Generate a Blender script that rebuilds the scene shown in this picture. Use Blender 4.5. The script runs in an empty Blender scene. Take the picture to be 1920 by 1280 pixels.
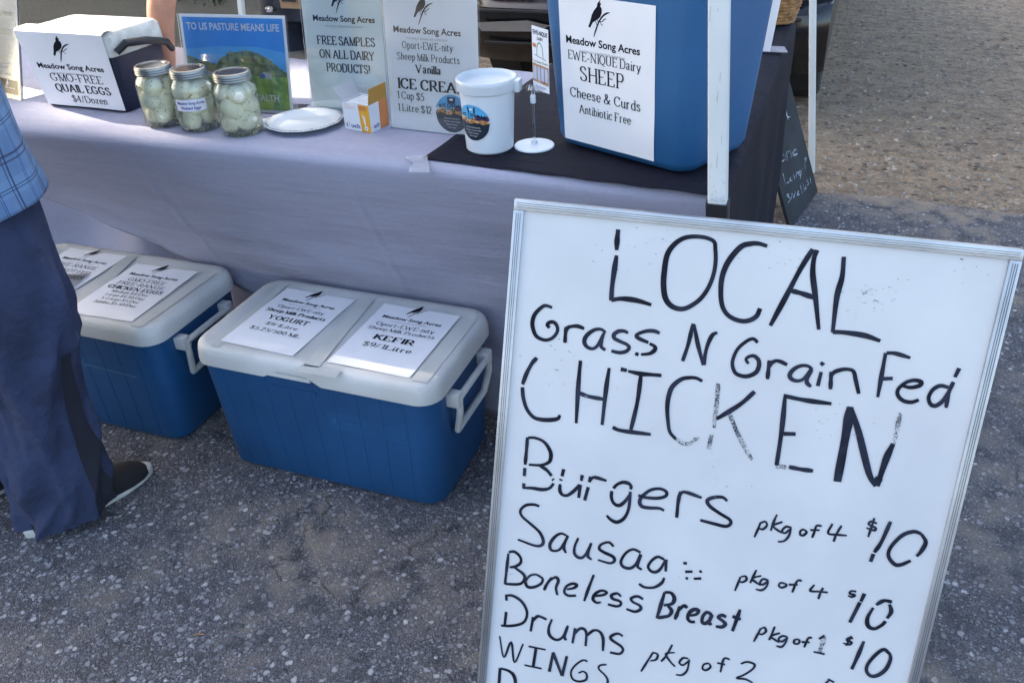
import bpy, bmesh, math, random
from mathutils import Vector, Matrix, noise
from mathutils.geometry import tessellate_polygon
random.seed(11)
sc = bpy.context.scene
PI = math.pi
# ------------------------------------------------------------------ camera, sky, sun, exposure
CF, CX, CY, CZ, YAW, PIT, ROL = 1598.15, 1.0267, -1.3153, 1.4129, .3816, .56391, -.04943
fw = Vector((-math.sin(YAW)*math.cos(PIT), math.cos(YAW)*math.cos(PIT), -math.sin(PIT)))
r0 = Vector((math.cos(YAW), math.sin(YAW), 0)); u0 = r0.cross(fw)
rt = r0*math.cos(ROL) + u0*math.sin(ROL); up = -r0*math.sin(ROL) + u0*math.cos(ROL)
cam = bpy.data.objects.new('camera', bpy.data.cameras.new('camera')); sc.collection.objects.link(cam)
m = Matrix((rt, up, -fw)).transposed().to_4x4(); m.translation = (CX, CY, CZ); cam.matrix_world = m
cam.data.sensor_width = 36; cam.data.lens = CF/1920*36; cam.data.clip_end = 500; cam.data.clip_start = .02
sc.camera = cam
SUN = Vector((-.82, .15, .55)).normalized()
w = bpy.data.worlds.new('World'); sc.world = w; w.use_nodes = True
nt = w.node_tree; bg = nt.nodes['Background']; sky = nt.nodes.new('ShaderNodeTexSky')
sky.sky_type = 'NISHITA'; sky.sun_disc = False
sky.sun_elevation = math.asin(SUN.z); sky.sun_rotation = math.atan2(SUN.x, SUN.y)
sky.dust_density = 3.0; sky.ozone_density = .4
nt.links.new(sky.outputs[0], bg.inputs[0]); bg.inputs[1].default_value = .15
sl = bpy.data.lights.new('sun', 'SUN'); sl.energy = 4.5; sl.angle = math.radians(.5); sl.color = (1, .87, .7)
so = bpy.data.objects.new('sun', sl); sc.collection.objects.link(so); so.rotation_euler = SUN.to_track_quat('Z', 'Y').to_euler()
sc.view_settings.view_transform = 'Standard'; sc.view_settings.look = 'None'; sc.view_settings.gamma = 1
sc.view_settings.exposure = 2.0
O = Vector((CX, CY, CZ))
def ray(u, v): return fw + rt*((u-960)/CF) - up*((v-640)/CF)
def gz(u, v, z): d = ray(u, v); return O + d*((z-CZ)/d.z)           # a point of a level surface
def gy(u, v, y): d = ray(u, v); return O + d*((y-CY)/d.y)           # a point of an upright plane
T = .795                                                            # table height

# ------------------------------------------------------------------ materials
def mat(name, col, rough=.6, metal=0, var=.12, vscale=8, bump=0, bscale=60, spec=.5, sheen=0, tint=None):
    m = bpy.data.materials.new(name); m.use_nodes = True; n = m.node_tree; b = n.nodes['Principled BSDF']
    b.inputs['Roughness'].default_value = rough; b.inputs['Metallic'].default_value = metal
    b.inputs['Specular IOR Level'].default_value = spec
    tc = n.nodes.new('ShaderNodeTexCoord')
    no = n.nodes.new('ShaderNodeTexNoise'); no.inputs['Scale'].default_value = vscale; no.inputs['Detail'].default_value = 6
    n.links.new(tc.outputs['Object'], no.inputs['Vector'])
    rp = n.nodes.new('ShaderNodeValToRGB'); c2 = tint or [c*(1-2*var) for c in col]; c1 = [min(1, c*(1+var)) for c in col]
    rp.color_ramp.elements[0].position = .3; rp.color_ramp.elements[1].position = .7
    rp.color_ramp.elements[0].color = (*c2, 1); rp.color_ramp.elements[1].color = (*c1, 1)
    n.links.new(no.outputs['Fac'], rp.inputs[0]); n.links.new(rp.outputs[0], b.inputs['Base Color'])
    if bump:
        nb = n.nodes.new('ShaderNodeTexNoise'); nb.inputs['Scale'].default_value = bscale; nb.inputs['Detail'].default_value = 5
        n.links.new(tc.outputs['Object'], nb.inputs['Vector'])
        bp = n.nodes.new('ShaderNodeBump'); bp.inputs['Strength'].default_value = bump; bp.inputs['Distance'].default_value = .004
        n.links.new(nb.outputs['Fac'], bp.inputs['Height']); n.links.new(bp.outputs[0], b.inputs['Normal'])
    if sheen: b.inputs['Sheen Weight'].default_value = sheen
    return m
class NG:
    """small helper that writes node graphs"""
    def __init__(s, m): s.m = m; s.t = m.node_tree; s.b = s.t.nodes['Principled BSDF']
    def n(s, k, **kw):
        x = s.t.nodes.new('ShaderNode'+k)
        for a, v in kw.items():
            if a in x.inputs: x.inputs[a].default_value = v
            else: setattr(x, a, v)
        return x
    def l(s, a, b): s.t.links.new(a, b)
    def math(s, op, a, b=None, c=None):
        x = s.t.nodes.new('ShaderNodeMath'); x.operation = op
        for i, q in enumerate((a, b, c)):
            if q is None: continue
            if isinstance(q, (int, float)): x.inputs[i].default_value = q
            else: s.l(q, x.inputs[i])
        return x.outputs[0]
    def ramp(s, f, stops):
        r = s.t.nodes.new('ShaderNodeValToRGB'); e = r.color_ramp.elements
        while len(e) < len(stops): e.new(.5)
        for q, (p, c) in zip(e, stops): q.position = p; q.color = (*c, 1) if not isinstance(c, (int, float)) else (c, c, c, 1)
        s.l(f, r.inputs[0]); return r.outputs[0]
    def mix(s, f, a, b):
        x = s.t.nodes.new('ShaderNodeMix'); x.data_type = 'RGBA'
        for i, q in ((0, f), (6, a), (7, b)):
            if isinstance(q, (int, float)): x.inputs[i].default_value = q
            elif isinstance(q, tuple): x.inputs[i].default_value = (*q, 1)
            else: s.l(q, x.inputs[i])
        return x.outputs[2]
def new(name):
    m = bpy.data.materials.new(name); m.use_nodes = True; return NG(m)
def asphalt_mat():
    g = new('asphalt'); tc = g.n('TexCoord'); P = tc.outputs['Object']
    nz = g.n('TexNoise', Scale=55., Detail=3.); g.l(P, nz.inputs['Vector'])
    wp = g.n('VectorMath', operation='MULTIPLY_ADD'); g.l(nz.outputs['Color'], wp.inputs[0]); wp.inputs[1].default_value = (.012, .012, 0); g.l(P, wp.inputs[2])
    v1 = g.n('TexVoronoi', Scale=62.); g.l(wp.outputs[0], v1.inputs['Vector'])
    v2 = g.n('TexVoronoi', Scale=150.); g.l(wp.outputs[0], v2.inputs['Vector'])
    v3 = g.n('TexVoronoi', Scale=420.); g.l(P, v3.inputs['Vector'])
    s1 = g.n('SeparateColor'); g.l(v1.outputs['Color'], s1.inputs[0])
    s2 = g.n('SeparateColor'); g.l(v2.outputs['Color'], s2.inputs[0])
    s3 = g.n('SeparateColor'); g.l(v3.outputs['Color'], s3.inputs[0])
    big = g.n('TexNoise', Scale=2.2, Detail=5.); g.l(P, big.inputs['Vector'])
    mid = g.n('TexNoise', Scale=14., Detail=6.); g.l(P, mid.inputs['Vector'])
    k1 = g.math('MULTIPLY', g.math('GREATER_THAN', s1.outputs[0], .5), g.ramp(v1.outputs['Distance'], [(.36, 1.), (.44, 0.)]))
    k2 = g.math('MULTIPLY', g.math('GREATER_THAN', s2.outputs[0], .2), g.ramp(v2.outputs['Distance'], [(.36, 1.), (.46, 0.)]))
    base = g.ramp(s3.outputs[0], [(0, (.035, .034, .041)), (.5, (.085, .083, .096)), (1, (.19, .185, .205))])
    base = g.mix(g.math('MULTIPLY', k2, .8), base, g.ramp(s2.outputs[1], [(0, (.07, .068, .078)), (.5, (.18, .176, .197)), (1, (.42, .41, .43))]))
    base = g.mix(g.math('MULTIPLY', k1, .9), base, g.ramp(s1.outputs[1], [(0, (.09, .088, .1)), (.5, (.24, .235, .257)), (.85, (.4, .395, .415)), (1, (.62, .61, .62))]))
    dirt = g.math('MULTIPLY', g.ramp(big.outputs['Fac'], [(.47, 0.), (.66, 1.)]), g.ramp(mid.outputs['Fac'], [(.4, 0.), (.6, .8)]))
    base = g.mix(dirt, base, (.3, .25, .2))
    base = g.mix(g.ramp(mid.outputs['Fac'], [(.34, .5), (.46, 0.)]), base, (.04, .039, .04))
    sy = g.n('SeparateXYZ'); g.l(P, sy.inputs[0]); edg = g.math('ADD', sy.outputs[1], g.math('ADD', g.math('MULTIPLY', mid.outputs['Fac'], .5), g.math('MULTIPLY', big.outputs['Fac'], .35)))
    base = g.mix(g.ramp(g.math('MULTIPLY', edg, .25), [(.622, 0.), (.672, .7)]), base, (.36, .28, .2))
    cr = g.n('TexVoronoi', Scale=1.9, feature='DISTANCE_TO_EDGE'); wq = g.n('VectorMath', operation='MULTIPLY_ADD'); g.l(mid.outputs['Color'], wq.inputs[0]); wq.inputs[1].default_value = (.16, .16, 0); g.l(P, wq.inputs[2]); g.l(wq.outputs[0], cr.inputs['Vector'])
    crk = g.math('MULTIPLY', g.ramp(cr.outputs['Distance'], [(.001, 1.), (.006, 0.)]), g.ramp(big.outputs['Fac'], [(.52, 0.), (.58, .7)]))
    base = g.mix(crk, base, (.02, .019, .02))
    g.l(base, g.b.inputs['Base Color']); g.b.inputs['Roughness'].default_value = .82
    hgt = g.math('ADD', g.math('MULTIPLY', k1, .9), g.math('ADD', g.math('MULTIPLY', k2, .5), g.math('MULTIPLY', mid.outputs['Fac'], 1.4)))
    hgt = g.math('SUBTRACT', hgt, g.math('MULTIPLY', v3.outputs['Distance'], .5)); hgt = g.math('SUBTRACT', hgt, crk)
    bp = g.n('Bump', Strength=1., Distance=.006); g.l(hgt, bp.inputs['Height']); g.l(bp.outputs[0], g.b.inputs['Normal'])
    return g.m
def dirt_mat():
    g = new('gravel_dirt'); tc = g.n('TexCoord'); P = tc.outputs['Object']
    a = g.n('TexNoise', Scale=1.1, Detail=6.); g.l(P, a.inputs['Vector'])
    st = g.n('Mapping'); st.inputs['Scale'].default_value = (.9, 1.8, 1); st.inputs['Rotation'].default_value = (0, 0, .15); g.l(P, st.inputs['Vector'])
    b = g.n('TexNoise', Scale=4., Detail=12., Roughness=.78); g.l(st.outputs[0], b.inputs['Vector'])
    v = g.n('TexVoronoi', Scale=26.); g.l(P, v.inputs['Vector']); s = g.n('SeparateColor'); g.l(v.outputs['Color'], s.inputs[0])
    v2 = g.n('TexVoronoi', Scale=110.); g.l(P, v2.inputs['Vector']); s2 = g.n('SeparateColor'); g.l(v2.outputs['Color'], s2.inputs[0])
    c = g.ramp(b.outputs['Fac'], [(.3, (.29, .2, .12)), (.5, (.53, .375, .24)), (.7, (.7, .52, .345))])
    c = g.mix(g.math('MULTIPLY', g.math('GREATER_THAN', s2.outputs[0], .55), .55), c, g.ramp(s2.outputs[1], [(0, (.11, .09, .07)), (1, (.46, .4, .33))]))
    k = g.math('MULTIPLY', g.math('GREATER_THAN', s.outputs[0], .55), g.ramp(v.outputs['Distance'], [(.28, 1.), (.42, 0.)]))
    c = g.mix(g.math('MULTIPLY', k, .85), c, g.ramp(s.outputs[1], [(0, (.06, .055, .05)), (.5, (.3, .26, .22)), (1, (.55, .49, .42))]))
    sp = g.n('TexNoise', Scale=15., Detail=6., Roughness=.7); g.l(P, sp.inputs['Vector'])
    c = g.mix(g.ramp(sp.outputs['Fac'], [(.37, .6), (.5, 0.)]), c, (.15, .112, .075))  # clods darkened in the colour, where the bump alone shows little shading
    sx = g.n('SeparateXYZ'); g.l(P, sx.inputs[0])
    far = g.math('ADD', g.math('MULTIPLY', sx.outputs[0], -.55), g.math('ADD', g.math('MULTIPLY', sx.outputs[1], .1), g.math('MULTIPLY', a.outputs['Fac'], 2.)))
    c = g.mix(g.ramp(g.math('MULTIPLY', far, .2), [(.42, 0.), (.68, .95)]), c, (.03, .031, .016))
    g.l(c, g.b.inputs['Base Color']); g.b.inputs['Roughness'].default_value = .95
    h = g.math('ADD', g.math('MULTIPLY', b.outputs['Fac'], 3.), g.math('ADD', k, g.math('MULTIPLY', s2.outputs[0], .4)))
    bp = g.n('Bump', Strength=.8, Distance=.012); g.l(h, bp.inputs['Height']); g.l(bp.outputs[0], g.b.inputs['Normal'])
    bp.inputs['Strength'].default_value = 1; bp.inputs['Distance'].default_value = .03
    return g.m
def cloth_mat(name, col, col2, trans=.25, weave=700, wr=1.):
    g = new(name); tc = g.n('TexCoord'); P = tc.outputs['Object']
    a = g.n('Mapping'); a.inputs['Scale'].default_value = (60, 60, 900); g.l(P, a.inputs['Vector'])
    n1 = g.n('TexNoise', Scale=1., Detail=3.); g.l(a.outputs[0], n1.inputs['Vector'])
    a2 = g.n('Mapping'); a2.inputs['Scale'].default_value = (900, 200, 40); g.l(P, a2.inputs['Vector'])
    n2 = g.n('TexNoise', Scale=1., Detail=3.); g.l(a2.outputs[0], n2.inputs['Vector'])
    a3 = g.n('Mapping'); a3.inputs['Scale'].default_value = (2, 8, 14); g.l(P, a3.inputs['Vector'])
    n3 = g.n('TexNoise', Scale=1.4, Detail=7., Roughness=.6); g.l(a3.outputs[0], n3.inputs['Vector'])
    f = g.math('ADD', g.math('MULTIPLY', n1.outputs['Fac'], .55), g.math('MULTIPLY', n2.outputs['Fac'], .45))
    c = g.ramp(g.math('ADD', g.math('MULTIPLY', f, .7), g.math('MULTIPLY', n3.outputs['Fac'], .3)), [(.35, col2), (.65, col)])
    g.l(c, g.b.inputs['Base Color']); g.b.inputs['Roughness'].default_value = .85; g.b.inputs['Specular IOR Level'].default_value = .2
    bp = g.n('Bump', Strength=.4, Distance=.003); g.l(g.math('ADD', f, g.math('MULTIPLY', n3.outputs['Fac'], 7*wr)), bp.inputs['Height']); g.l(bp.outputs[0], g.b.inputs['Normal'])
    if trans:
        tr = g.n('BsdfTranslucent'); g.l(c, tr.inputs[0]); mx = g.n('MixShader'); mx.inputs[0].default_value = trans
        out = g.t.nodes['Material Output']; g.l(g.b.outputs[0], mx.inputs[1]); g.l(tr.outputs[0], mx.inputs[2]); g.l(mx.outputs[0], out.inputs[0])
    return g.m
def clear_mat(name, col, tint, rough=.03, fac=.1, milky=0):
    """thin clear wall: see-through with a Fresnel gloss"""
    g = new(name); t = g.n('BsdfTransparent'); t.inputs[0].default_value = (*tint, 1)
    gl = g.n('BsdfGlossy', Roughness=rough); gl.inputs[0].default_value = (*col, 1)
    fr = g.n('LayerWeight', Blend=.35); no = g.n('TexNoise', Scale=40.); 
    f = g.math('ADD', g.math('MULTIPLY', fr.outputs['Fresnel'], .9), g.math('MULTIPLY', no.outputs['Fac'], fac))
    mx = g.n('MixShader'); g.l(f, mx.inputs[0]); g.l(t.outputs[0], mx.inputs[1]); g.l(gl.outputs[0], mx.inputs[2])
    last = mx.outputs[0]
    if milky:
        d = g.n('BsdfDiffuse'); d.inputs[0].default_value = (*col, 1); m2 = g.n('MixShader'); m2.inputs[0].default_value = milky
        g.l(last, m2.inputs[1]); g.l(d.outputs[0], m2.inputs[2]); last = m2.outputs[0]
    g.l(last, g.t.nodes['Material Output'].inputs[0]); return g.m
def ink_mat(name, col, dry):
    """marker ink, with dry streaks through which the board shows"""
    g = new(name); tc = g.n('TexCoord'); a = g.n('Mapping'); a.inputs['Scale'].default_value = (500, 120, 500); g.l(tc.outputs['Object'], a.inputs['Vector'])
    n = g.n('TexNoise', Scale=1., Detail=4.); g.l(a.outputs[0], n.inputs['Vector'])
    n2 = g.n('TexNoise', Scale=26., Detail=2.); g.l(tc.outputs['Object'], n2.inputs['Vector'])
    g.l(g.ramp(n2.outputs['Fac'], [(.35, col), (.68, tuple(c*2.6+.01 for c in col))]), g.b.inputs['Base Color'])
    g.b.inputs['Roughness'].default_value = .55; g.b.inputs['Specular IOR Level'].default_value = .15
    al = g.ramp(g.math('ADD', g.math('MULTIPLY', n.outputs['Fac'], .75), g.math('MULTIPLY', n2.outputs['Fac'], .25)), [(dry-.04, 0.), (dry+.1, 1.)])
    g.l(al, g.b.inputs['Alpha']); return g.m
def plaid_mat():
    g = new('plaid_shirt'); uv = g.n('UVMap'); s = g.n('SeparateXYZ'); g.l(uv.outputs[0], s.inputs[0])
    def lines(c, per, offs):
        f = None
        for o, wd in offs:
            x = g.math('FRACT', g.math('ADD', g.math('DIVIDE', c, per), o)); q = g.math('LESS_THAN', x, wd/per)
            f = q if f is None else g.math('MAXIMUM', f, q)
        return f
    lx = lines(s.outputs[0], .115, [(0, .006), (.1, .0035), (.5, .0025), (.56, .002)]); ly = lines(s.outputs[1], .11, [(0, .0045), (.09, .003), (.48, .002), (.53, .002)])
    n = g.n('TexNoise', Scale=8., Detail=5.); 
    c = g.ramp(n.outputs['Fac'], [(.3, (.08, .15, .29)), (.7, (.13, .22, .37))])
    wb = lines(s.outputs[0], .115, [(.62, .03)]); c = g.mix(g.math('MULTIPLY', wb, .35), c, (.1, .2, .42))
    wb2 = lines(s.outputs[1], .11, [(.6, .03)]); c = g.mix(g.math('MULTIPLY', wb2, .3), c, (.16, .3, .5))
    c = g.mix(g.math('MULTIPLY', lx, .85), c, (.02, .03, .07)); c = g.mix(g.math('MULTIPLY', ly, .75), c, (.02, .03, .07))
    g.l(c, g.b.inputs['Base Color']); g.b.inputs['Roughness'].default_value = .9
    return g.m
M = {}
M['asphalt'] = asphalt_mat(); M['dirt'] = dirt_mat()
M['cloth'] = cloth_mat('table_linen', (.5, .505, .63), (.41, .418, .53), .3)
M['black_cloth'] = cloth_mat('black_cloth', (.009, .0095, .022), (.005, .0052, .011), 0)
M['canopy'] = cloth_mat('canopy_fabric', (.95, .95, .95), (.92, .92, .92), .88)
M['paper'] = mat('printed_paper', (.83, .83, .85), .55, var=.03, bump=.15, bscale=14)
M['paper_backlit'] = mat('backlit_paper', (.82, .87, .85), .3, var=.05)  # greenish light from behind is put into the sheet colour
def see_through(m, k):
    g = NG(m); tr = g.n('BsdfTranslucent'); mx = g.n('MixShader'); mx.inputs[0].default_value = k
    g.l(g.b.inputs['Base Color'].links[0].from_socket, tr.inputs[0]); g.l(g.b.outputs[0], mx.inputs[1]); g.l(tr.outputs[0], mx.inputs[2]); g.l(mx.outputs[0], g.t.nodes['Material Output'].inputs[0])
see_through(M['paper_backlit'], .12)
M['sign_paper'] = mat('lit_sign_paper', (.86, .86, .88), .5, var=.02); see_through(M['sign_paper'], .12)
M['ink'] = mat('printed_ink', (.008, .009, .016), .7, spec=.1)
M['grey_ink'] = mat('grey_ink', (.3, .31, .34), .5)
M['white_ink'] = mat('white_ink', (.8, .82, .85), .5)
M['board'] = mat('whiteboard_enamel', (.66, .665, .67), .22, var=.0, vscale=7, tint=(.59, .595, .605))
M['alu'] = mat('aluminium', (.55, .56, .58), .38, .85, bump=.1, bscale=200)
M['alu_dark'] = mat('aluminium_groove', (.22, .23, .25), .5, .6)
M['marker'] = ink_mat('marker_ink', (.007, .009, .018), .2); M['dry'] = ink_mat('dry_marker_ink', (.014, .015, .024), .5)
M['ghost'] = ink_mat('rubbed_marker', (.2, .21, .25), .5)
M['cooler_blue'] = mat('blue_plastic', (.011, .074, .2), .42, var=.14, vscale=3, bump=.12, bscale=220)
M['cooler_blue_faded'] = mat('faded_blue_plastic', (.02, .11, .265), .45, var=.1, vscale=3, bump=.12, bscale=200)
M['cooler_white'] = mat('offwhite_plastic', (.58, .58, .565), .5, var=.06, vscale=6, bump=.25, bscale=300, tint=(.49, .49, .47))
M['old_white'] = mat('grimy_white_plastic', (.6, .6, .57), .5, var=.1, vscale=34, bump=.3, bscale=200, tint=(.4, .4, .37))
M['navy'] = mat('navy_plastic', (.008, .012, .04), .45, bump=.15, bscale=200)
M['tape'] = mat('packing_tape', (.55, .56, .53), .3, var=.05)
M['clear_tape'] = clear_mat('clear_tape', (.95, .97, 1), (.92, .92, .95), .12, .3)
M['clear_tape_milky'] = clear_mat('torn_tape', (.7, .73, .8), (.93, .93, .95), .25, .15, .28)
M['acrylic'] = clear_mat('clear_acrylic', (.95, .97, 1), (.985, .99, .99), .06, .02)
M['glass'] = clear_mat('jar_glass', (.95, 1, .97), (.97, .975, .93), .03, .05, .03)
M['lid'] = mat('zinc_lid', (.36, .355, .32), .36, .9, var=.15, bump=.1)
M['lid_top'] = mat('lid_disc_metal', (.2, .2, .2), .25, .9, var=.1)  # silver disc coloured dark for the canopy underside it reflects
M['egg'] = mat('egg_white', (.84, .83, .68), .35, var=.05, vscale=30)
gq = NG(M['egg']); nq = gq.n('TexNoise', Scale=210., Detail=2.); tq = gq.n('TexCoord'); gq.l(tq.outputs['Object'], nq.inputs['Vector'])
gq.l(gq.mix(gq.ramp(nq.outputs['Fac'], [(.68, 0.), (.71, 1.)]), gq.b.inputs['Base Color'].links[0].from_socket, (.06, .045, .03)), gq.b.inputs['Base Color'])
M['spice'] = mat('pepper', (.05, .035, .02), .8)
M['jar_label'] = mat('jar_label', (.72, .72, .8), .6, var=.03)
M['blue_pen'] = mat('blue_pen', (.03, .04, .25), .5)
M['plate'] = mat('paper_plate', (.6, .64, .67), .5, var=.03)
M['plate_mark'] = mat('plate_print', (.12, .12, .14), .6)
M['bucket'] = mat('white_plastic', (.68, .73, .78), .38, var=.03)
M['bucket_rim'] = mat('milky_plastic', (.62, .67, .71), .3, var=.04)
M['pole'] = mat('white_enamel', (.68, .71, .70), .35, var=.05, vscale=5)
M['black_plastic'] = mat('black_plastic', (.012, .012, .016), .45)
M['rubber'] = mat('tyre_rubber', (.018, .018, .02), .85, bump=.4, bscale=90)
M['car'] = mat('black_car_paint', (.006, .006, .008), .18, spec=.6)
M['tail_red'] = mat('red_lens', (.25, .012, .01), .15); M['car_glass'] = mat('dark_glass', (.02, .022, .024), .05, spec=.8)
M['chrome'] = mat('bright_metal', (.6, .6, .6), .2, 1)
M['grey_trim'] = mat('grey_trim', (.16, .15, .14), .5)
M['slate'] = mat('chalkboard', (.016, .02, .026), .85, var=.3, vscale=6)
M['chalk'] = ink_mat('chalk', (.2, .23, .26), .43)
M['wood'] = mat('wood', (.3, .19, .1), .6, var=.25, vscale=20)
M['wicker'] = mat('wicker', (.38, .2, .075), .6, var=.3, vscale=60, bump=.5, bscale=120)
M['trousers'] = mat('blue_grey_trousers', (.03, .042, .098), .9, var=.2, vscale=7, bump=.9, bscale=11)
M['trousers'].node_tree.nodes['Bump'].inputs['Distance'].default_value = .03
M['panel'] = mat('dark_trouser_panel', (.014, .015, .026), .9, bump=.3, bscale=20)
M['plaid'] = plaid_mat()
M['shoe'] = mat('black_canvas', (.006, .006, .008), .85, bump=.2, bscale=300)
M['sole'] = mat('white_rubber', (.5, .49, .46), .6, var=.15, vscale=30)
M['skin'] = mat('skin', (.46, .22, .14), .5, var=.12, vscale=25, bump=.2, bscale=150)
M['hair'] = mat('hair', (.05, .03, .02), .7)
M['jeans'] = mat('jeans', (.025, .032, .05), .9, var=.3, vscale=15, bump=.3, bscale=80)
M['check_shirt'] = mat('white_check_shirt', (.6, .63, .66), .9, var=.3, vscale=40)
M['leather'] = mat('brown_leather', (.2, .08, .035), .5, var=.2)
M['bin'] = mat('grey_bin', (.13, .12, .11), .6, var=.15)
M['card_white'] = mat('white_card', (.72, .73, .76), .5, var=.02)
M['card_yellow'] = mat('yellow_card', (.75, .36, .02), .45, var=.04)
M['card_orange'] = mat('orange_card', (.62, .2, .05), .45, var=.04)
M['card_grey'] = mat('grey_board', (.38, .39, .42), .8, var=.06)
M['card_back'] = mat('orange_flap', (.5, .25, .04), .6, var=.06)
M['leaf'] = mat('leaf', (.06, .09, .03), .7, var=.3); M['bark'] = mat('bark', (.1, .07, .05), .9, var=.3, bump=.5)
M['grass'] = mat('grass_blade', (.055, .065, .022), .8, var=.4, vscale=3)
M['dirt_stone'] = mat('yard_stone', (.34, .285, .225), .9, var=.4, vscale=9, bump=.3, bscale=150)
M['stone'] = mat('loose_stone', (.25, .243, .253), .9, var=.48, vscale=45, bump=.3, bscale=200)
# printed colours
M['sky_print'] = mat('sky_print', (.05, .31, .8), .25, var=.08, vscale=6)
M['sky_pale'] = mat('pale_sky_print', (.12, .45, .85), .25, var=.1, vscale=5)
M['tree_print'] = mat('tree_print', (.22, .25, .1), .25, var=.5, vscale=75, tint=(.035, .055, .03))
M['hill_print'] = mat('hill_print', (.16, .13, .07), .25, var=.4, vscale=120, tint=(.05, .07, .03))
M['grass_print'] = mat('grass_print', (.3, .44, .1), .25, var=.3, vscale=60, tint=(.13, .24, .05))
M['hut_print'] = mat('hut_print', (.55, .58, .62), .25); M['blue_print'] = mat('blue_print', (.05, .12, .4), .25); M['red_print'] = mat('red_print', (.3, .1, .07), .25)
M['st_blue'] = mat('sticker_sky', (.1, .42, .72), .3, var=.12, vscale=25); M['st_dark'] = mat('sticker_dark', (.012, .025, .04), .3)
M['st_orange'] = mat('sticker_sunset', (.7, .32, .12), .3, var=.5, vscale=130); M['st_violet'] = mat('sticker_violet', (.1, .07, .18), .3, var=.5, vscale=90)
M['st_pale'] = mat('sticker_horizon', (.6, .66, .62), .3, var=.1); M['st_navy'] = mat('sticker_badge', (.01, .02, .07), .3)
M['green_print'] = mat('green_print', (.12, .3, .16), .4)
M['tan_print'] = mat('tan_print', (.5, .27, .15), .4, var=.2, vscale=90); M['vial_print'] = mat('vial_print', (.5, .55, .68), .4)

# ------------------------------------------------------------------ mesh helpers
class MB:
    def __init__(s): s.v = []; s.f = []; s.m = []; s.uv = {}
    def add(s, vs, fs, mi=0, uvs=None):
        b = len(s.v); s.v += [Vector(x) for x in vs]
        for k, f in enumerate(fs):
            if uvs: s.uv[len(s.f)] = [uvs[i] for i in f]
            s.f.append([b+i for i in f]); s.m.append(mi)
        return s
    def box(s, c, d, mi=0, rot=None):
        vs = [Vector((x*d[0]/2, y*d[1]/2, z*d[2]/2)) for x in (-1, 1) for y in (-1, 1) for z in (-1, 1)]
        if rot: vs = [rot @ v for v in vs]
        return s.add([v+Vector(c) for v in vs], [(0, 1, 3, 2), (4, 6, 7, 5), (0, 4, 5, 1), (2, 3, 7, 6), (0, 2, 6, 4), (1, 5, 7, 3)], mi)
    def loft(s, rings, mi=0, cap0=True, cap1=True, uvs=False):
        n = len(rings[0]); vs = [p for r in rings for p in r]; fs = []
        for j in range(len(rings)-1):
            for i in range(n):
                k = (i+1) % n; fs.append((j*n+i, j*n+k, (j+1)*n+k, (j+1)*n+i))
        if cap0: fs.append(tuple(range(n))[::-1])
        if cap1: fs.append(tuple((len(rings)-1)*n+i for i in range(n)))
        s.add(vs, fs, mi); return s
    def tube(s, path, rad, n=10, mi=0, caps=True):
        P = [Vector(p) for p in path]; R = rad if isinstance(rad, (list, tuple)) else [rad]*len(P); rings = []; a = None
        for i, p in enumerate(P):
            t = (P[min(i+1, len(P)-1)]-P[max(i-1, 0)]).normalized()
            if a is None: a = t.orthogonal().normalized()
            a = (a - t*a.dot(t)).normalized(); b = t.cross(a)
            rings.append([p+(a*math.cos(2*PI*k/n)+b*math.sin(2*PI*k/n))*R[i] for k in range(n)])
        return s.loft(rings, mi, caps, caps)
    def lathe(s, prof, n=40, mi=0, c=(0, 0, 0), cap0=False, cap1=False):
        return s.loft([[Vector((c[0]+r*math.cos(2*PI*k/n), c[1]+r*math.sin(2*PI*k/n), c[2]+z)) for k in range(n)] for r, z in prof], mi, cap0, cap1)
    def poly(s, pts, mi=0):
        tri = tessellate_polygon([[Vector((p[0], p[1], 0)) for p in pts]])
        return tri
    def build(s, name, mats, parent=None, smooth=True, ang=35, bevel=0, solid=0):
        me = bpy.data.meshes.new(name); me.from_pydata([tuple(v) for v in s.v], [], s.f)
        for x in (mats if isinstance(mats, (list, tuple)) else [mats]): me.materials.append(M[x])
        for p, mi in zip(me.polygons, s.m): p.material_index = mi
        if s.uv:
            l = me.uv_layers.new(name='UVMap')
            for p in me.polygons:
                if p.index in s.uv:
                    for li, q in zip(p.loop_indices, s.uv[p.index]): l.data[li].uv = q
        bm = bmesh.new(); bm.from_mesh(me)
        if not s.uv and not getattr(s, 'flat', False): bmesh.ops.remove_doubles(bm, verts=bm.verts, dist=1e-6)
        if not getattr(s, 'flat', False): bmesh.ops.recalc_face_normals(bm, faces=bm.faces)
        if bevel: bmesh.ops.bevel(bm, geom=[e for e in bm.edges if e.calc_face_angle(0) > .6], offset=bevel, segments=2, affect='EDGES', profile=.6)
        bm.to_mesh(me); bm.free()
        if smooth: me.shade_smooth(); me.set_sharp_from_angle(angle=math.radians(ang))
        me.update(); o = bpy.data.objects.new(name, me); sc.collection.objects.link(o)
        if parent: o.parent = parent
        if solid: md = o.modifiers.new('thickness', 'SOLIDIFY'); md.thickness = solid; md.offset = 0
        return o
def tag(o, label, cat=None, group=None, kind=None):
    if label: o['label'] = label
    if cat: o['category'] = cat
    if group: o['group'] = group
    if kind: o['kind'] = kind
    return o
def thing(name, label, cat, loc=(0, 0, 0), rz=0, group=None):
    o = bpy.data.objects.new(name, None); o.empty_display_size = .1; sc.collection.objects.link(o)
    o.location = loc; o.rotation_euler = (0, 0, rz); return tag(o, label, cat, group)
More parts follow.
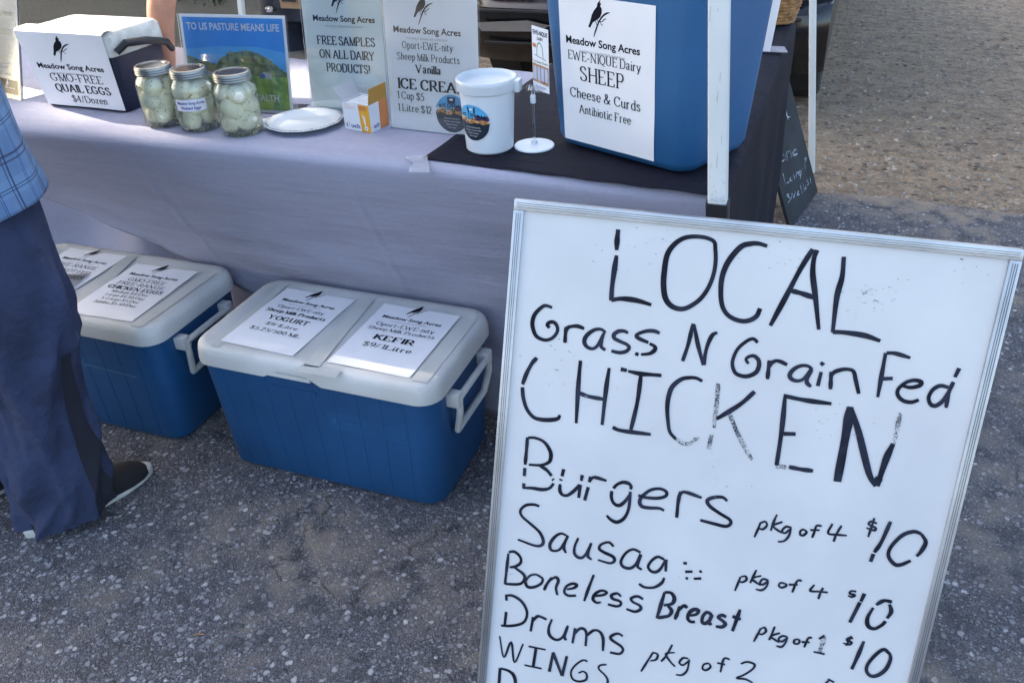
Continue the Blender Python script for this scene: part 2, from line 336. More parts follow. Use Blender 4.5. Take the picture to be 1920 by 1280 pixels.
def rring(hx, hy, r, z, cx=0, cy=0, side=8, cor=6):
    """rounded rectangle, counter-clockwise from the middle of the right side"""
    pts = []
    for (sx, sy, a0) in ((1, 1, 0), (-1, 1, 90), (-1, -1, 180), (1, -1, 270)):
        c = Vector((sx*(hx-r), sy*(hy-r)))
        for k in range(cor+1):
            a = math.radians(a0+90*k/cor); pts.append(Vector((c.x+r*math.cos(a), c.y+r*math.sin(a))))
    out = []; n = len(pts)
    for i, p in enumerate(pts):
        q = pts[(i+1) % n]; out.append(p)
        if (i+1) % (cor+1) == 0:
            for k in range(1, side): out.append(p.lerp(q, k/side))
    return [Vector((p.x+cx, p.y+cy, z)) for p in out]
def smooth_pts(P, n=6, closed=False):
    P = [Vector(p) for p in P]
    if len(P) < 3: return P
    out = []
    for i in range(len(P)-1):
        a = P[i-1] if i else P[0]*2-P[1]; b = P[i]; c = P[i+1]; d = P[i+2] if i+2 < len(P) else P[-1]*2-P[-2]
        if closed and i == 0: a = P[-2]
        if closed and i+2 >= len(P): d = P[1]
        for k in range(n):
            t = k/n; out.append(.5*((2*b)+(c-a)*t+(2*a-5*b+4*c-d)*t*t+(3*b-3*c+d-a)*t**3))
    return out+[P[-1]]

# ------------------------------------------------------------------ lettering
GL = {'A': "0.3,0 3.2,7|3.2,7 6.1,0|1.5,2.4 4.9,2.4", 'B': "1,0 1,7|~1,7 3.6,7 4.7,5.4 3.6,3.8 1,3.7|~1,3.7 4,3.7 5.2,1.9 4,0.1 1,0",
 'C': "~5.4,5.4 4.6,6.7 3.3,7 1.2,5.8 .6,3.5 1.2,1.2 3.3,0 4.7,.3 5.5,1.5|^5.5,5.1 5.5,6.9", 'D': "1,0 1,7|~1,7 3.6,7 5.6,5.6 6,3.5 5.6,1.4 3.6,0 1,0",
 'E': "1,0 1,7|1,7 4.8,7|^4.8,7 4.8,5.6|1,3.6 3.8,3.6|1,0 5,0|^5,0 5,1.5", 'F': "1,0 1,7|1,7 4.8,7|^4.8,7 4.8,5.6|1,3.6 3.8,3.6",
 'G': "~5.4,5.4 4.6,6.7 3.3,7 1.2,5.8 .6,3.5 1.2,1.2 3.3,0 4.7,.2 5.7,.7|^5.5,5.1 5.5,6.9|5.7,.4 5.7,3|^4.2,3 6.6,3|^4.2,2.75 6.6,2.75", 'H': "1,0 1,7|5.6,0 5.6,7|1,3.6 5.6,3.6", 'I': "1.2,0 1.2,7",
 'J': "~2.6,7 2.6,1.6 2,.2 .8,.2 .4,1.2|^1.6,7 3.6,7", 'K': "1,0 1,7|1,2.6 5,7|2.4,4 5.4,0", 'L': "1,0 1,7|1,0 5,0|^5,0 5,1.6", 'M': "^1,0 1,7|1,7 3.8,0|^3.8,0 6.6,7|6.6,7 6.6,0|^.2,0 1.8,0|^.2,7 1,7",
 'N': "^1,0 1,7|1,7 5.8,0|^5.8,0 5.8,7|^.2,0 1.9,0|^.1,7 1,7|^5,7 6.7,7", 'O': "~3.4,7 1.2,5.8 .6,3.5 1.2,1.2 3.4,0 5.6,1.2 6.2,3.5 5.6,5.8 3.4,7", 'P': "1,0 1,7|~1,7 3.8,7 4.9,5.2 3.8,3.4 1,3.3",
 'Q': "~3.4,7 1.2,5.8 .6,3.5 1.2,1.2 3.4,0 5.6,1.2 6.2,3.5 5.6,5.8 3.4,7|~3,0.6 4.2,-.6 6.2,-1.4", 'R': "1,0 1,7|~1,7 3.8,7 4.9,5.2 3.8,3.4 1,3.3|2.8,3.3 5.6,0",
 'S': "~4.4,5.5 3.6,6.8 2.4,7 1,6.3 .8,5 2.4,3.9 4,2.9 4.7,1.8 4,.4 2.6,0 1.2,.4 .6,1.7", 'T': "2.9,0 2.9,7|.3,7 5.5,7|^.3,5.6 .3,7|^5.5,7 5.5,5.6", 'U': "~1,7 1,2 1.6,.5 3.2,0 4.8,.5 5.4,2 5.4,7|^0,7 2,7|^4.6,7 6.2,7",
 'V': "0.3,7 3.2,0|^3.2,0 6.1,7|^5.2,7 6.9,7", 'W': "0.2,7 2.3,0|^2.3,0 4.4,6.5|4.4,6.5 6.5,0|^6.5,0 8.6,7|^7.8,7 9.3,7", 'X': "^.4,0 5.6,7|.4,7 5.6,0", 'Y': ".3,7 2.9,3.4|^5.7,7 2.9,3.4|2.9,3.4 2.9,0|^4.9,7 6.4,7",
 'a': "~.8,3.7 1.6,4.7 2.8,4.6 3.3,3.6 3.3,.8 4,.2|~3.3,2.7 1.4,2.1 .7,1.1 1.4,.1 2.4,.3 3.3,1.1", 'b': "1,0 1,7|~1,3.6 2.4,4.7 3.8,3.8 4.1,2.3 3.6,.6 2.2,0 1,.7", 'c': "~3.8,3.6 3.2,4.6 2.2,4.7 1,3.9 .7,2.3 1.2,.7 2.4,0 3.9,.9",
 'd': "3.9,0 3.9,7|~3.9,3.8 2.6,4.7 1.2,3.9 .7,2.3 1.2,.6 2.4,0 3.9,.8", 'e': "~.8,2.6 3.9,2.6 3.6,4.1 2.4,4.7 1.1,4 .7,2.3 1.2,.6 2.5,0 3.9,1", 'f': "1.4,0 1.4,5.4|~1.4,5.4 1.8,6.8 2.9,7 3.4,6.4|^.4,4.6 2.6,4.6",
 'g': "~3.6,4.2 2.2,4.7 .9,3.6 1.2,2.2 2.4,1.7 3.6,2.8 3.3,4.1|~1.4,1.9 .8,1 3.6,.3 4,-1 2.4,-2 .8,-1.5 .7,-.5 1.3,.4", 'h': "1,0 1,7|~1,3.4 2.4,4.7 3.7,4 3.8,0", 'i': "1,0 1,4.7|1,6 1,6.8", 'k': "1,0 1,7|^1,2.2 3.6,4.7|2,3 4,0", 'l': "1,0 1,7",
 'm': "1,0 1,4.7|~1,3.4 2.2,4.7 3.3,4 3.4,0|~3.4,3.4 4.6,4.7 5.7,4 5.8,0", 'n': "1,0 1,4.7|~1,3.4 2.4,4.7 3.7,4 3.8,0", 'o': "~2.4,4.7 1,3.9 .7,2.3 1.2,.6 2.4,0 3.7,.6 4.2,2.3 3.7,4 2.4,4.7",
 'p': "1,-2 1,4.7|~1,3.6 2.4,4.7 3.8,3.8 4.1,2.3 3.6,.6 2.2,0 1,.7", 'r': "1,0 1,4.7|~1,3.2 2,4.6 3.2,4.4", 's': "~3,3.6 2.4,4.6 1.4,4.6 .8,3.7 1.6,2.7 2.9,2 3.2,1 2.4,.1 1.3,.1 .6,1.2", 't': "~1.4,6 1.4,1 2,0.1 3,.6|^.4,4.6 2.8,4.6",
 'u': "~.9,4.7 .9,1.2 1.6,.1 2.8,.3 3.7,1.2|3.7,0 3.7,4.7", 'y': ".3,4.7 2.2,0.2|~4.1,4.7 2.2,0 1.4,-1.7 .4,-1.8", 'z': "^.6,4.6 3.4,4.6|3.4,4.6 .5,.1|^.5,.1 3.6,.1", 'v': ".3,4.7 2.2,0|^2.2,0 4,4.7", 'x': ".3,4.7 3.9,0|^.3,0 3.8,4.7",
 '0': "~2.4,7 .9,5.6 .6,3.5 .9,1.4 2.4,0 3.9,1.4 4.2,3.5 3.9,5.6 2.4,7", '1': "2.4,0 2.4,7|^1,6 2.4,7", '2': "~.7,5.3 1.4,6.8 2.8,6.9 3.8,5.6 3.2,3.6 .5,.1|^.5,.1 4.2,.1", '4': "3.2,0 3.2,7|^3.2,7 .4,2.2|^.4,2.2 4.4,2.2",
 '5': "^4,6.9 1.4,6.9|^1.4,6.9 1,3.9|~1,3.9 2.8,4.2 4,2.8 3.6,.9 2,0 .6,.6", '9': "~4,4.2 2.6,3 1,3.8 .8,5.6 2,7 3.6,6.3 4.1,4.4 3.4,1.6 1.4,0",
 '$': "~4.2,5.4 3.6,6.6 2.4,6.8 1,6.1 .8,5 2.4,3.9 4,2.9 4.5,1.8 4,.5 2.6,.1 1.2,.5 .6,1.7|^2.5,-.9 2.5,7.8", '&': "~5.8,3.4 4.6,1.4 3,0 1.2,.2 .7,1.7 1.8,3.4 3.4,4.8 3.4,6.4 2.4,7 1.6,6 2.2,4.4 4.4,1 6.2,.2",
 '-': "^.4,2.2 2.6,2.2|^.4,2.5 2.6,2.5", '/': "^.2,-.3 2.6,7.2", '.': "1,0 1,.6", '!': "1.2,2 1.2,7|1.2,.1 1.2,.8", '?': "~.6,5.4 1.6,6.9 3.2,6.4 3.2,4.8 1.9,3.4 1.8,2|1.8,.1 1.8,.8", '%': "^.6,0 4.6,7", ',': "1,0 .7,-1.2", "'": "1,6 1,7"}
def ribbon(pts, wf):
    """flat strip along 2-D points; wf(t, direction) is the half width"""
    P = [Vector((p[0], p[1])) for p in pts]; n = len(P); vs = []
    for i, p in enumerate(P):
        d = P[min(i+1, n-1)]-P[max(i-1, 0)]
        if d.length < 1e-9: d = Vector((1, 0))
        d.normalize(); h = wf(i/(n-1), d); q = Vector((-d.y, d.x)); vs += [p+q*h, p-q*h]
    return vs, [(2*i, 2*i+1, 2*i+3, 2*i+2) for i in range(n-1)]
def serif_text(txt, bold):
    """list of (verts, faces) strokes; unit: capital height 1"""
    tk, tn = (.78, .34) if bold else (.5, .22); x0 = 0; out = []
    for ch in txt:
        if ch == ' ': x0 += 2.3; continue
        g = GL.get(ch, GL['o']); mx = 0
        for s in g.split('|'):
            cur = s[0] == '~'; plain = s[0] == '^'; pts = [tuple(float(q) for q in a.split(',')) for a in s.lstrip('~^').split()]
            mx = max(mx, max(p[0] for p in pts)); P = [Vector((p[0]+x0, p[1])) for p in pts]
            Q = smooth_pts(P, 4, pts[0] == pts[-1]) if cur else P
            k = .62 if plain else 1
            out.append(ribbon(Q, lambda t, d: tn+(tk*k-tn)*abs(d.y)**1.3 if tk*k > tn else tn))
            if not cur and not plain and abs(P[-1].y-P[0].y) > 3:
                for p in (P[0], P[-1]):
                    if ch in 'AMVWN' and p.y > 6 and len(g.split('|')) > 1 and ch in 'AM': continue
                    if p.y in (0., 7., 4.7, -2.):
                        l, r = (1., 1.) if (p.y in (0., 7., -2.) and ch.isupper()) or p.y <= 0 else (1., .0)
                        out.append(ribbon([p+Vector((-l, 0)), p+Vector((r, 0))], lambda t, d: tn*.9))
        x0 += mx+1.15
    return [([v/7 for v in vs], fs) for vs, fs in out], (x0-.7)/7
_tc = {}
def sans_text(txt, bold):
    k = (txt, bold)
    if k not in _tc:
        c = bpy.data.curves.new('t', 'FONT'); c.body = txt; c.size = 1; c.offset = .022 if bold else 0; c.resolution_u = 3
        o = bpy.data.objects.new('t', c); me = bpy.data.meshes.new_from_object(o)
        vs = [Vector((v.co.x, v.co.y)) for v in me.vertices]; fs = [tuple(p.vertices) for p in me.polygons]
        bpy.data.objects.remove(o); bpy.data.curves.remove(c); bpy.data.meshes.remove(me)
        mx = max(v.x for v in vs); s = 1/.73
        _tc[k] = ([([v*s for v in vs], fs)], mx*s)
    return _tc[k]
class Page:
    """a printed sheet: paper and print in one mesh; fn(u, v, h) places a page point"""
    def __init__(s, w, h, fn, mats, cell=.03, both=True, base=True, th=.0006):
        s.w, s.h, s.fn, s.mats, s.mb, s.k = w, h, fn, list(mats), MB(), 0; s.mb.flat = True
        if base:
            nu = max(2, int(w/cell)); nv = max(2, int(h/cell))
            for hh, fl in (((0, 0), (-th, 1)) if both else ((0, 0),)):
                vs = [fn(w*i/nu, h*j/nv, hh) for j in range(nv+1) for i in range(nu+1)]
                fs = [(j*(nu+1)+i, j*(nu+1)+i+1, (j+1)*(nu+1)+i+1, (j+1)*(nu+1)+i) for j in range(nv) for i in range(nu)]
                s.mb.add(vs, [f[::-1] for f in fs] if fl else fs, 0)
    def mi(s, m):
        if m not in s.mats: s.mats.append(m)
        return s.mats.index(m)
    def raw(s, vs, fs, m, h=None):
        s.k += 1; hh = h if h is not None else .0004+s.k*4e-6
        s.mb.add([s.fn(v[0], v[1], hh) for v in vs], fs, s.mi(m))
    def poly(s, pts, m, h=None):
        s.raw(pts, [tuple(t) for t in tessellate_polygon([[Vector((p[0], p[1], 0)) for p in pts]])], m, h)
    def text(s, txt, cx, y, ch, m='ink', width=None, font='serif', bold=False, warp=None, left=False, skew=0):
        L, wd = (serif_text if font == 'serif' else sans_text)(txt, bold)
        sx = (width/wd) if width else ch; x0 = cx if left else cx-wd*sx/2
        for vs, fs in L:
            P = [(x0+v.x*sx+skew*v.y*ch, y+v.y*ch) for v in vs]
            if warp: P = [warp(*p) for p in P]
            s.raw(P, fs, m)
    def stroke(s, pts, hw, m, curve=True, taper=.3):
        Q = smooth_pts([Vector((p[0], p[1])) for p in pts], 5) if curve else [Vector((p[0], p[1])) for p in pts]
        j = random.random()*9
        vs, fs = ribbon(Q, lambda t, d: hw*(1-taper*abs(2*t-1)**3)*(1+.12*math.sin(9*t+j))); s.raw(vs, fs, m)
    def bird(s, cx, cy, k, m='ink'):
        """songbird on a twig: the stall's emblem"""
        f = lambda P: [(cx+(x-462)*k, cy-(y-150)*k) for x, y in P]
        s.poly(f([(484, 64), (474, 60), (480, 42), (466, 55), (456, 66), (452, 84), (432, 104), (415, 130), (404, 162), (388, 198), (401, 203), (420, 172), (448, 156), (474, 138), (487, 112), (487, 90), (476, 78)]), m)
        s.stroke(f([(425, 250), (440, 214), (462, 168), (490, 132), (520, 112), (545, 104)]), 5*k, m, taper=.7)
        s.stroke(f([(452, 190), (446, 172), (438, 156)]), 2.2*k, m); s.stroke(f([(462, 178), (458, 160), (456, 150)]), 2.2*k, m)
        s.stroke(f([(468, 164), (490, 158), (500, 148), (518, 140)]), 2.4*k, m); s.stroke(f([(474, 158), (482, 176), (494, 178)]), 2*k, m)
    def logo(s, cx, y, width, m='ink', tag_=True):
        """emblem, shop name and motto; y is the base line of the name"""
        s.text('Meadow Song Acres', cx, y, width*.082, m, width, 'sans', True)
        s.bird(cx-.04*width, y+.29*width, width/540, m)
        if tag_: s.text('"NATURALLY GENERATING NUTRITION"', cx, y-.078*width, width*.026, 'grey_ink', width*.62, 'sans')
    def build(s, name, parent, solid=0): return s.mb.build(name, s.mats, parent, smooth=False)
def plane_fn(o, a, b, wave=0, seed=0, curl=0):
    o, a, b = Vector(o), Vector(a).normalized(), Vector(b).normalized(); n = a.cross(b).normalized()
    def f(u, v, h):
        d = 0
        if wave: d = wave*(noise.noise(Vector((u*9+seed, v*9, seed)))+.6*noise.noise(Vector((u*22, v*22+seed, 3))))
        return o+a*u+b*v+n*(h+d+wave*1.2)
    return f

# ------------------------------------------------------------------ the setting
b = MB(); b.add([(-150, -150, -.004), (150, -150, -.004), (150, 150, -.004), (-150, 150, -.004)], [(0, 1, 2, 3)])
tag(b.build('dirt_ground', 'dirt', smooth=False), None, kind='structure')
b = MB(); N = 260; edge = []
for i in range(N+1):
    x = -12+24*i/N; edge.append((x, 2.2-.06*(x-1.4)+.07*noise.noise(Vector((x*1.7, 0, 0)))+.05*noise.noise(Vector((x*6, 3, 0)))+.02*noise.noise(Vector((x*21, 5, 0)))))
b.add([(x, y, 0) for x, y in edge]+[(x, -30, 0) for x, y in edge], [(i, N+1+i, N+2+i, i+1) for i in range(N)])
tag(b.build('asphalt', 'asphalt', smooth=False), None, kind='structure')
def stones(name, n, area, size, zz, lab):
    b = MB()
    for _ in range(n):
        x, y = area(); r = size*(.4+random.random()**2*1.3); ax = random.uniform(0, PI); e = random.uniform(.45, 1)
        ring = []; k = random.choice((4, 5, 5, 6)); c, s_ = math.cos(ax), math.sin(ax); rr = [r*random.uniform(.65, 1.25) for _ in range(k)]
        for hz, sc_ in ((-.1, 1), (.2, .95), (.42, .6)):
            ring.append([Vector((x+c*rr[q]*sc_*math.cos(2*PI*q/k)-s_*rr[q]*e*sc_*math.sin(2*PI*q/k), y+s_*rr[q]*sc_*math.cos(2*PI*q/k)+c*rr[q]*e*sc_*math.sin(2*PI*q/k), zz+hz*r)) for q in range(k)])
        b.loft(ring, 0, False, True)
    return tag(b.build(name, 'stone' if size < .006 else 'dirt_stone', ang=60), lab, kind='stuff')
def front_area():
    while True:
        x, y = (random.uniform(-1.3, .8), random.uniform(-.95, .35)) if random.random() < .62 else (random.uniform(-1.6, 2.3), random.uniform(-1, 2.15))
        if noise.noise(Vector((x*2.5, y*2.5, 7))) > random.uniform(-.6, .3): return x, y
stones('loose_gravel', 11000, front_area, .0046, 0, 'small pale stones and grit loose on the asphalt')
def back_area():
    y = 2.2+5.3*random.random()**1.6; return random.uniform(.6, 2.2+.5*y), y
stones('gravel', 7000, back_area, .0085, -.004, 'stones scattered over the bare dirt yard')
b = MB()
for _ in range(420):
    d = random.random(); cx, cy = random.uniform(-8.5, -3.2), random.uniform(5.2, 10.5)
    if noise.noise(Vector((cx*.8, cy*.8, 2))) < -.05: continue
    for q in range(26):
        x, y = cx+random.gauss(0, .11), cy+random.gauss(0, .09); a = random.uniform(0, 2*PI); h = random.uniform(.04, .13); l = random.uniform(.02, .06)
        e = Vector((math.cos(a), math.sin(a), 0)); p = Vector((x, y, -.004)); s_ = Vector((-e.y, e.x, 0))*.006
        b.add([p-s_, p+s_, p+e*l*.5+s_*.6+Vector((0, 0, h*.7)), p+e*l+Vector((0, 0, h))], [(0, 1, 2), (0, 2, 3)])
tag(b.build('grass', 'grass', smooth=False), 'thin dry grass growing in the dirt behind the stall', kind='stuff')

# ------------------------------------------------------------------ unseen trees added left of the picture to keep the sun off the stall
TGT = [(Vector((-1.0, .38, T+.06)), .09), (Vector((-.8, .36, T+.05)), .07), (Vector((-1.06, .37, .96)), .12), (Vector((-.85, .44, .99)), .1), (Vector((-.66, .51, .99)), .1), (Vector((-1.05, .6, .3)), .1), (Vector((-.2, .66, T)), .1), (Vector((-.02, .5, T)), .05)]  # spots that should catch sun; the crowns are opened along their rays
H = Vector((-SUN.y, SUN.x, 0)).normalized(); SH = Vector((SUN.x, SUN.y, 0)).normalized()
for ti in range(9):
    c = SH*(14+1.5*(ti % 2))+H*(-10.6+2.6*ti)+Vector((0, 1.5, 0)); hz = 10.6+random.uniform(-.3, .4)
    t = thing('tree', 'unseen tall leafy tree added left of the stall to block the sun', 'tree', (c.x, c.y, 0), group='unseen trees added to shade the stall')
    b = MB(); b.tube([(0, 0, -.1), (.1, 0, 2), (0, .1, 5.5), (.1, 0, 11)], [.34, .26, .2, .06]); 
    for q in range(5):
        a = q*1.3+ti; b.tube([(0, 0, 5+q*.8), (1.1*math.cos(a), 1.1*math.sin(a), 6.5+q*.9), (2*math.cos(a), 2*math.sin(a), 7.6+q*1.1)], [.1, .06, .02])
    b.build('trunk', 'bark', t)
    b = MB()
    for q in range(2600):
        while True:
            p = Vector((random.uniform(-1, 1), random.uniform(-1, 1), random.uniform(-1, 1)))
            if p.length < 1: break
        p = Vector((p.x*2.9, p.y*2.9, hz+p.z*5.0)); P = p+c
        kx = (P.x+.5)/SUN.x; zz_ = P.z-kx*SUN.z; yy_ = P.y-kx*SUN.y
        if 1.6 < zz_ < 3.7 and -.35 < yy_ < 2.7: continue  # leaves left out so the sun reaches the canopy roof
        if any((P-A).cross(SUN).length < r+.15 for A, r in TGT): continue  # leaves left out to shape the sun patches on the stall
        e = Vector((random.gauss(0, 1), random.gauss(0, 1), random.gauss(0, 1))).normalized(); f = e.orthogonal().normalized(); g_ = e.cross(f); s_ = random.uniform(.2, .34)
        b.add([p-f*s_*1.3, p+g_*s_*.7, p+f*s_*1.3, p-g_*s_*.7], [(0, 1, 2, 3)])
    b.build('crown', 'leaf', t, smooth=False)

# ------------------------------------------------------------------ canopy tent: poles and roof
t = thing('canopy_tent', 'white pop up canopy whose legs stand at the corners of the stall', 'canopy tent')
def pole(name, p, q, hw, hd, cap=None, ztop=2.3):
    d = (q-p); d = d/d.z; top = p+d*(ztop-p.z); bot = p+d*(0-p.z)
    b = MB(); lo = q if cap else bot; b.loft([rring(hw, hd, hw*.22, 0, side=1, cor=3)]*1+[], 0, False, False) if 0 else None
    R = lambda c, a, e: [Vector((c.x+v.x, c.y+v.y, c.z)) for v in rring(a, e, a*.25, 0, side=1, cor=3)]
    b.loft([R(lo, hw, hd), R(top, hw, hd)]); o = b.build(name, 'pole', t)
    if cap:
        k = q+d*(-.03); b = MB(); b.loft([R(k, hw*1.18, hd*1.18), R(q+d*.004, hw*1.22, hd*1.22)]); b.build('end_cap', 'black_plastic', o)
        b = MB(); b.loft([R(bot, hw*.7, hd*.7), R(k, hw*.7, hd*.7)]); b.build('inner_tube', 'pole', o)
        b = MB(); b.box((bot.x, bot.y, .006), (.09, .09, .012)); b.build('foot_plate', 'alu', o, bevel=.002)
    if cap:
        pg = Page(.02, .3, lambda u, v, h: q+d*v+Vector((u, -hd-h-.0002, 0)), ['grey_ink'], base=False)
        for _ in range(22): u, v = random.uniform(-hw*.8, hw*.8), abs(random.gauss(.004, .02)); l = random.uniform(.001, .005); pg.stroke([(u, v), (u+l, v+random.gauss(0, .001))], random.uniform(.0002, .0006), 'grey_ink', False)
        for k in range(9): v = random.uniform(.05, .32); u = random.uniform(-hw*.8, hw*.6); pg.stroke([(u, v), (u+.001, v+random.uniform(.003, .02))], .0003, 'grey_ink', False)
        pg.build('scuffs', o)
    return top
PY = -.075
t1 = pole('pole', gy(1349, 0, PY), gy(1346, 381, PY), .0138, .0138, True)
t2 = pole('pole', gy(1524, 0, 2.42), gy(1522, 322, 2.42), .0135, .0135)
t3 = pole('pole', gy(451, 0, 2.45), gy(454, 28, 2.45), .0135, .0135)
t4 = pole('pole', Vector((-1.9, PY, 1.2)), Vector((-1.88, PY, .9)), .0163, .0163, True)
ap = (t1+t2+t3+t4)/4+Vector((0, 0, .75)); b = MB(); cs = [t4, t1, t2, t3]; ov = [c+(c-ap)*Vector((1, 1, 0)).length*0 for c in cs]
n = 8
for i in range(4):
    a, c = cs[i], cs[(i+1) % 4]; vs = []; fs = []
    for j in range(n+1):
        for k in range(n+1):
            p = a.lerp(c, k/n).lerp(ap, j/n); p.z -= .1*math.sin(PI*j/n); vs.append(p)
    fs = [(j*(n+1)+k, j*(n+1)+k+1, (j+1)*(n+1)+k+1, (j+1)*(n+1)+k) for j in range(n) for k in range(n)]
    b.add(vs, fs)
b.build('canopy_roof', 'canopy', t, solid=.002)

# ------------------------------------------------------------------ tables and cloths
XL, XR, YF, YB = -1.56, .84, .165, .862
t = thing('folding_table', 'long folding table under the pale grey cloth', 'table', (0, 0, 0))
b = MB(); b.box(((XL+XR)/2, (YF+YB)/2+.01, T-.02), (XR-XL-.02, YB-YF-.03, .034)); b.build('tabletop', 'cooler_white', t, bevel=.006)
for x in (-.08, XR-.2):
    for y in (.5, .8):
        b = MB(); b.tube([(x, y, 0), (x, y, T-.037)], .013); b.build('leg', 'grey_trim', t)
t = thing('side_table', 'side table under black cloth running back from the right end', 'table')
b = MB(); b.box((.57, 1.26, T-.02), (.52, .7, .034)); b.build('tabletop', 'cooler_white', t, bevel=.006)
for x in (.4, .8):
    for y in (1.0, 1.55):
        b = MB(); b.tube([(x, y, 0), (x, y, T-.037)], .013); b.build('leg', 'grey_trim', t)
def ridge_(x, y): return 1-2.2*abs(noise.noise(Vector((x*7, y*7, 4.2))))
def fold(x, y, s): return noise.noise(Vector((x*s, y*s, 1.7)))
def hem(x):
    if x < -1.06: return .55
    if x < .15: return max(.004, .55-(x+1.06)*.455)
    return .004
b = MB(); nx = 300; cols = []
for i in range(nx+1):
    x = XL-.012+(XR-XL+.02)*i/nx; col = []; zb = hem(x)
    for k in range(14):                                             # back drape, then top
        zl = .02 if x > -1.53 else .62; z = zl+(T-zl)*k/13; col.append(Vector((x, YB+.03-.38*max(0, 1-z/T)**1.2+.05*math.sin(x*13)*(1-z/T)+.02*math.sin(x*9+z)+.02*fold(x, z, 4)-.02*(z/T), z)))
    for k in range(14):
        y = YB-(YB-YF-.02)*k/13; col.append(Vector((x, y, T+.002+.0012*fold(x, y, 9))))
    for k in range(1, 7):                                           # front bend
        a = k/6*PI/2; col.append(Vector((x, YF+.02-.022*math.sin(a)-.002, T+.002-.022*(1-math.cos(a)))))
    z0 = T-.02
    for k in range(1, 27):
        q = k/26; z = z0+(zb-z0)*q; dpt = (z0-z)/z0
        qd = min(1, dpt/.56); y = YF-.004+.2*(qd*qd*(3-2*qd)*.45+qd*.55)+.012*dpt+.016*fold(x*1.3, z*2.2, 3)*dpt+.008*fold(x*3, z*9, 2)*min(1, dpt*4)+.05*max(0, -.55-x)*dpt
        y += .022*ridge_(x+z*.9, z*.25)*max(0, min(1, (-.35-x)*2.0))*min(1, dpt*2.2)+.012*ridge_(x*.6+z*1.6+5, z*.6)*dpt
        for xc in (-.52, .06, .52): y -= .004*math.exp(-((x-xc-.02*z)/.008)**2)*min(1, dpt*5)
        col.append(Vector((x, y, z)))
    cols.append(col)
nr = len(cols[0]); b.add([p for c in cols for p in c], [(i*nr+j, (i+1)*nr+j, (i+1)*nr+j+1, i*nr+j+1) for i in range(nx) for j in range(nr-1)])
tag(b.build('tablecloth', 'cloth', ang=80, solid=.0012), 'pale grey lavender cloth draped over the long front table', 'tablecloth')
# black cloth: over the right end of the front table and over the side table
b = MB(); nx, ny = 60, 90; x0, x1, y0, y1 = .245, .852, .19, 1.6; vs = []
for j in range(ny+1):
    v = j/ny
    for i in range(nx+1):
        q = i/nx*(x1-x0+.72); yy = y0+(y1-y0)*v
        xl = x0+.05*max(0, yy-.2)*.9; x = xl+q
        yf = yy-(.045*min(1, q/.6) if v < .001 else .045*min(1, q/.6)*(1-v))
        z = T+.0055+.0012*fold(x, yy, 12)+.0012*math.sin(x*60+yy*30)*.8
        if x > x1+.0:
            dr = x-x1; f = .5+.5*math.sin(yy*16+1.0)
            if dr < .02: z -= dr*.3; x = x1+dr*.8
            else:
                z = T-.005-(dr-.02); x = x1+.016+.004*(dr/.7)+.014*(f-.5)*(dr/.7)**.8+.006*fold(yy*3, z*3, 2)
                yf = yf+(.02*math.sin(z*7))*(dr/.7)
            z = max(z, .006)
        vs.append(Vector((x, yf, z)))
b.add(vs, [(j*(nx+1)+i, j*(nx+1)+i+1, (j+1)*(nx+1)+i+1, (j+1)*(nx+1)+i) for j in range(ny) for i in range(nx)])
bc = tag(b.build('black_cloth', 'black_cloth', ang=80, solid=.001), 'black cloth over the right end of the front table and the side table', 'tablecloth')
bc.data.materials[0] = M['black_cloth']
b = MB(); P = gz(762, 300, T+.008)
f = lambda a, c: (lambda p: Vector((p.x, p.y, p.z)))(gz(a, c, T+.0088))
vs = [f(757, 293), f(792, 292), f(801, 292), f(806, 324), f(765, 322), f(775, 306)]
b.add(vs, [(0, 1, 5), (1, 2, 3, 5), (5, 3, 4)]); o = b.build('tape', 'clear_tape_milky', bc, smooth=False)

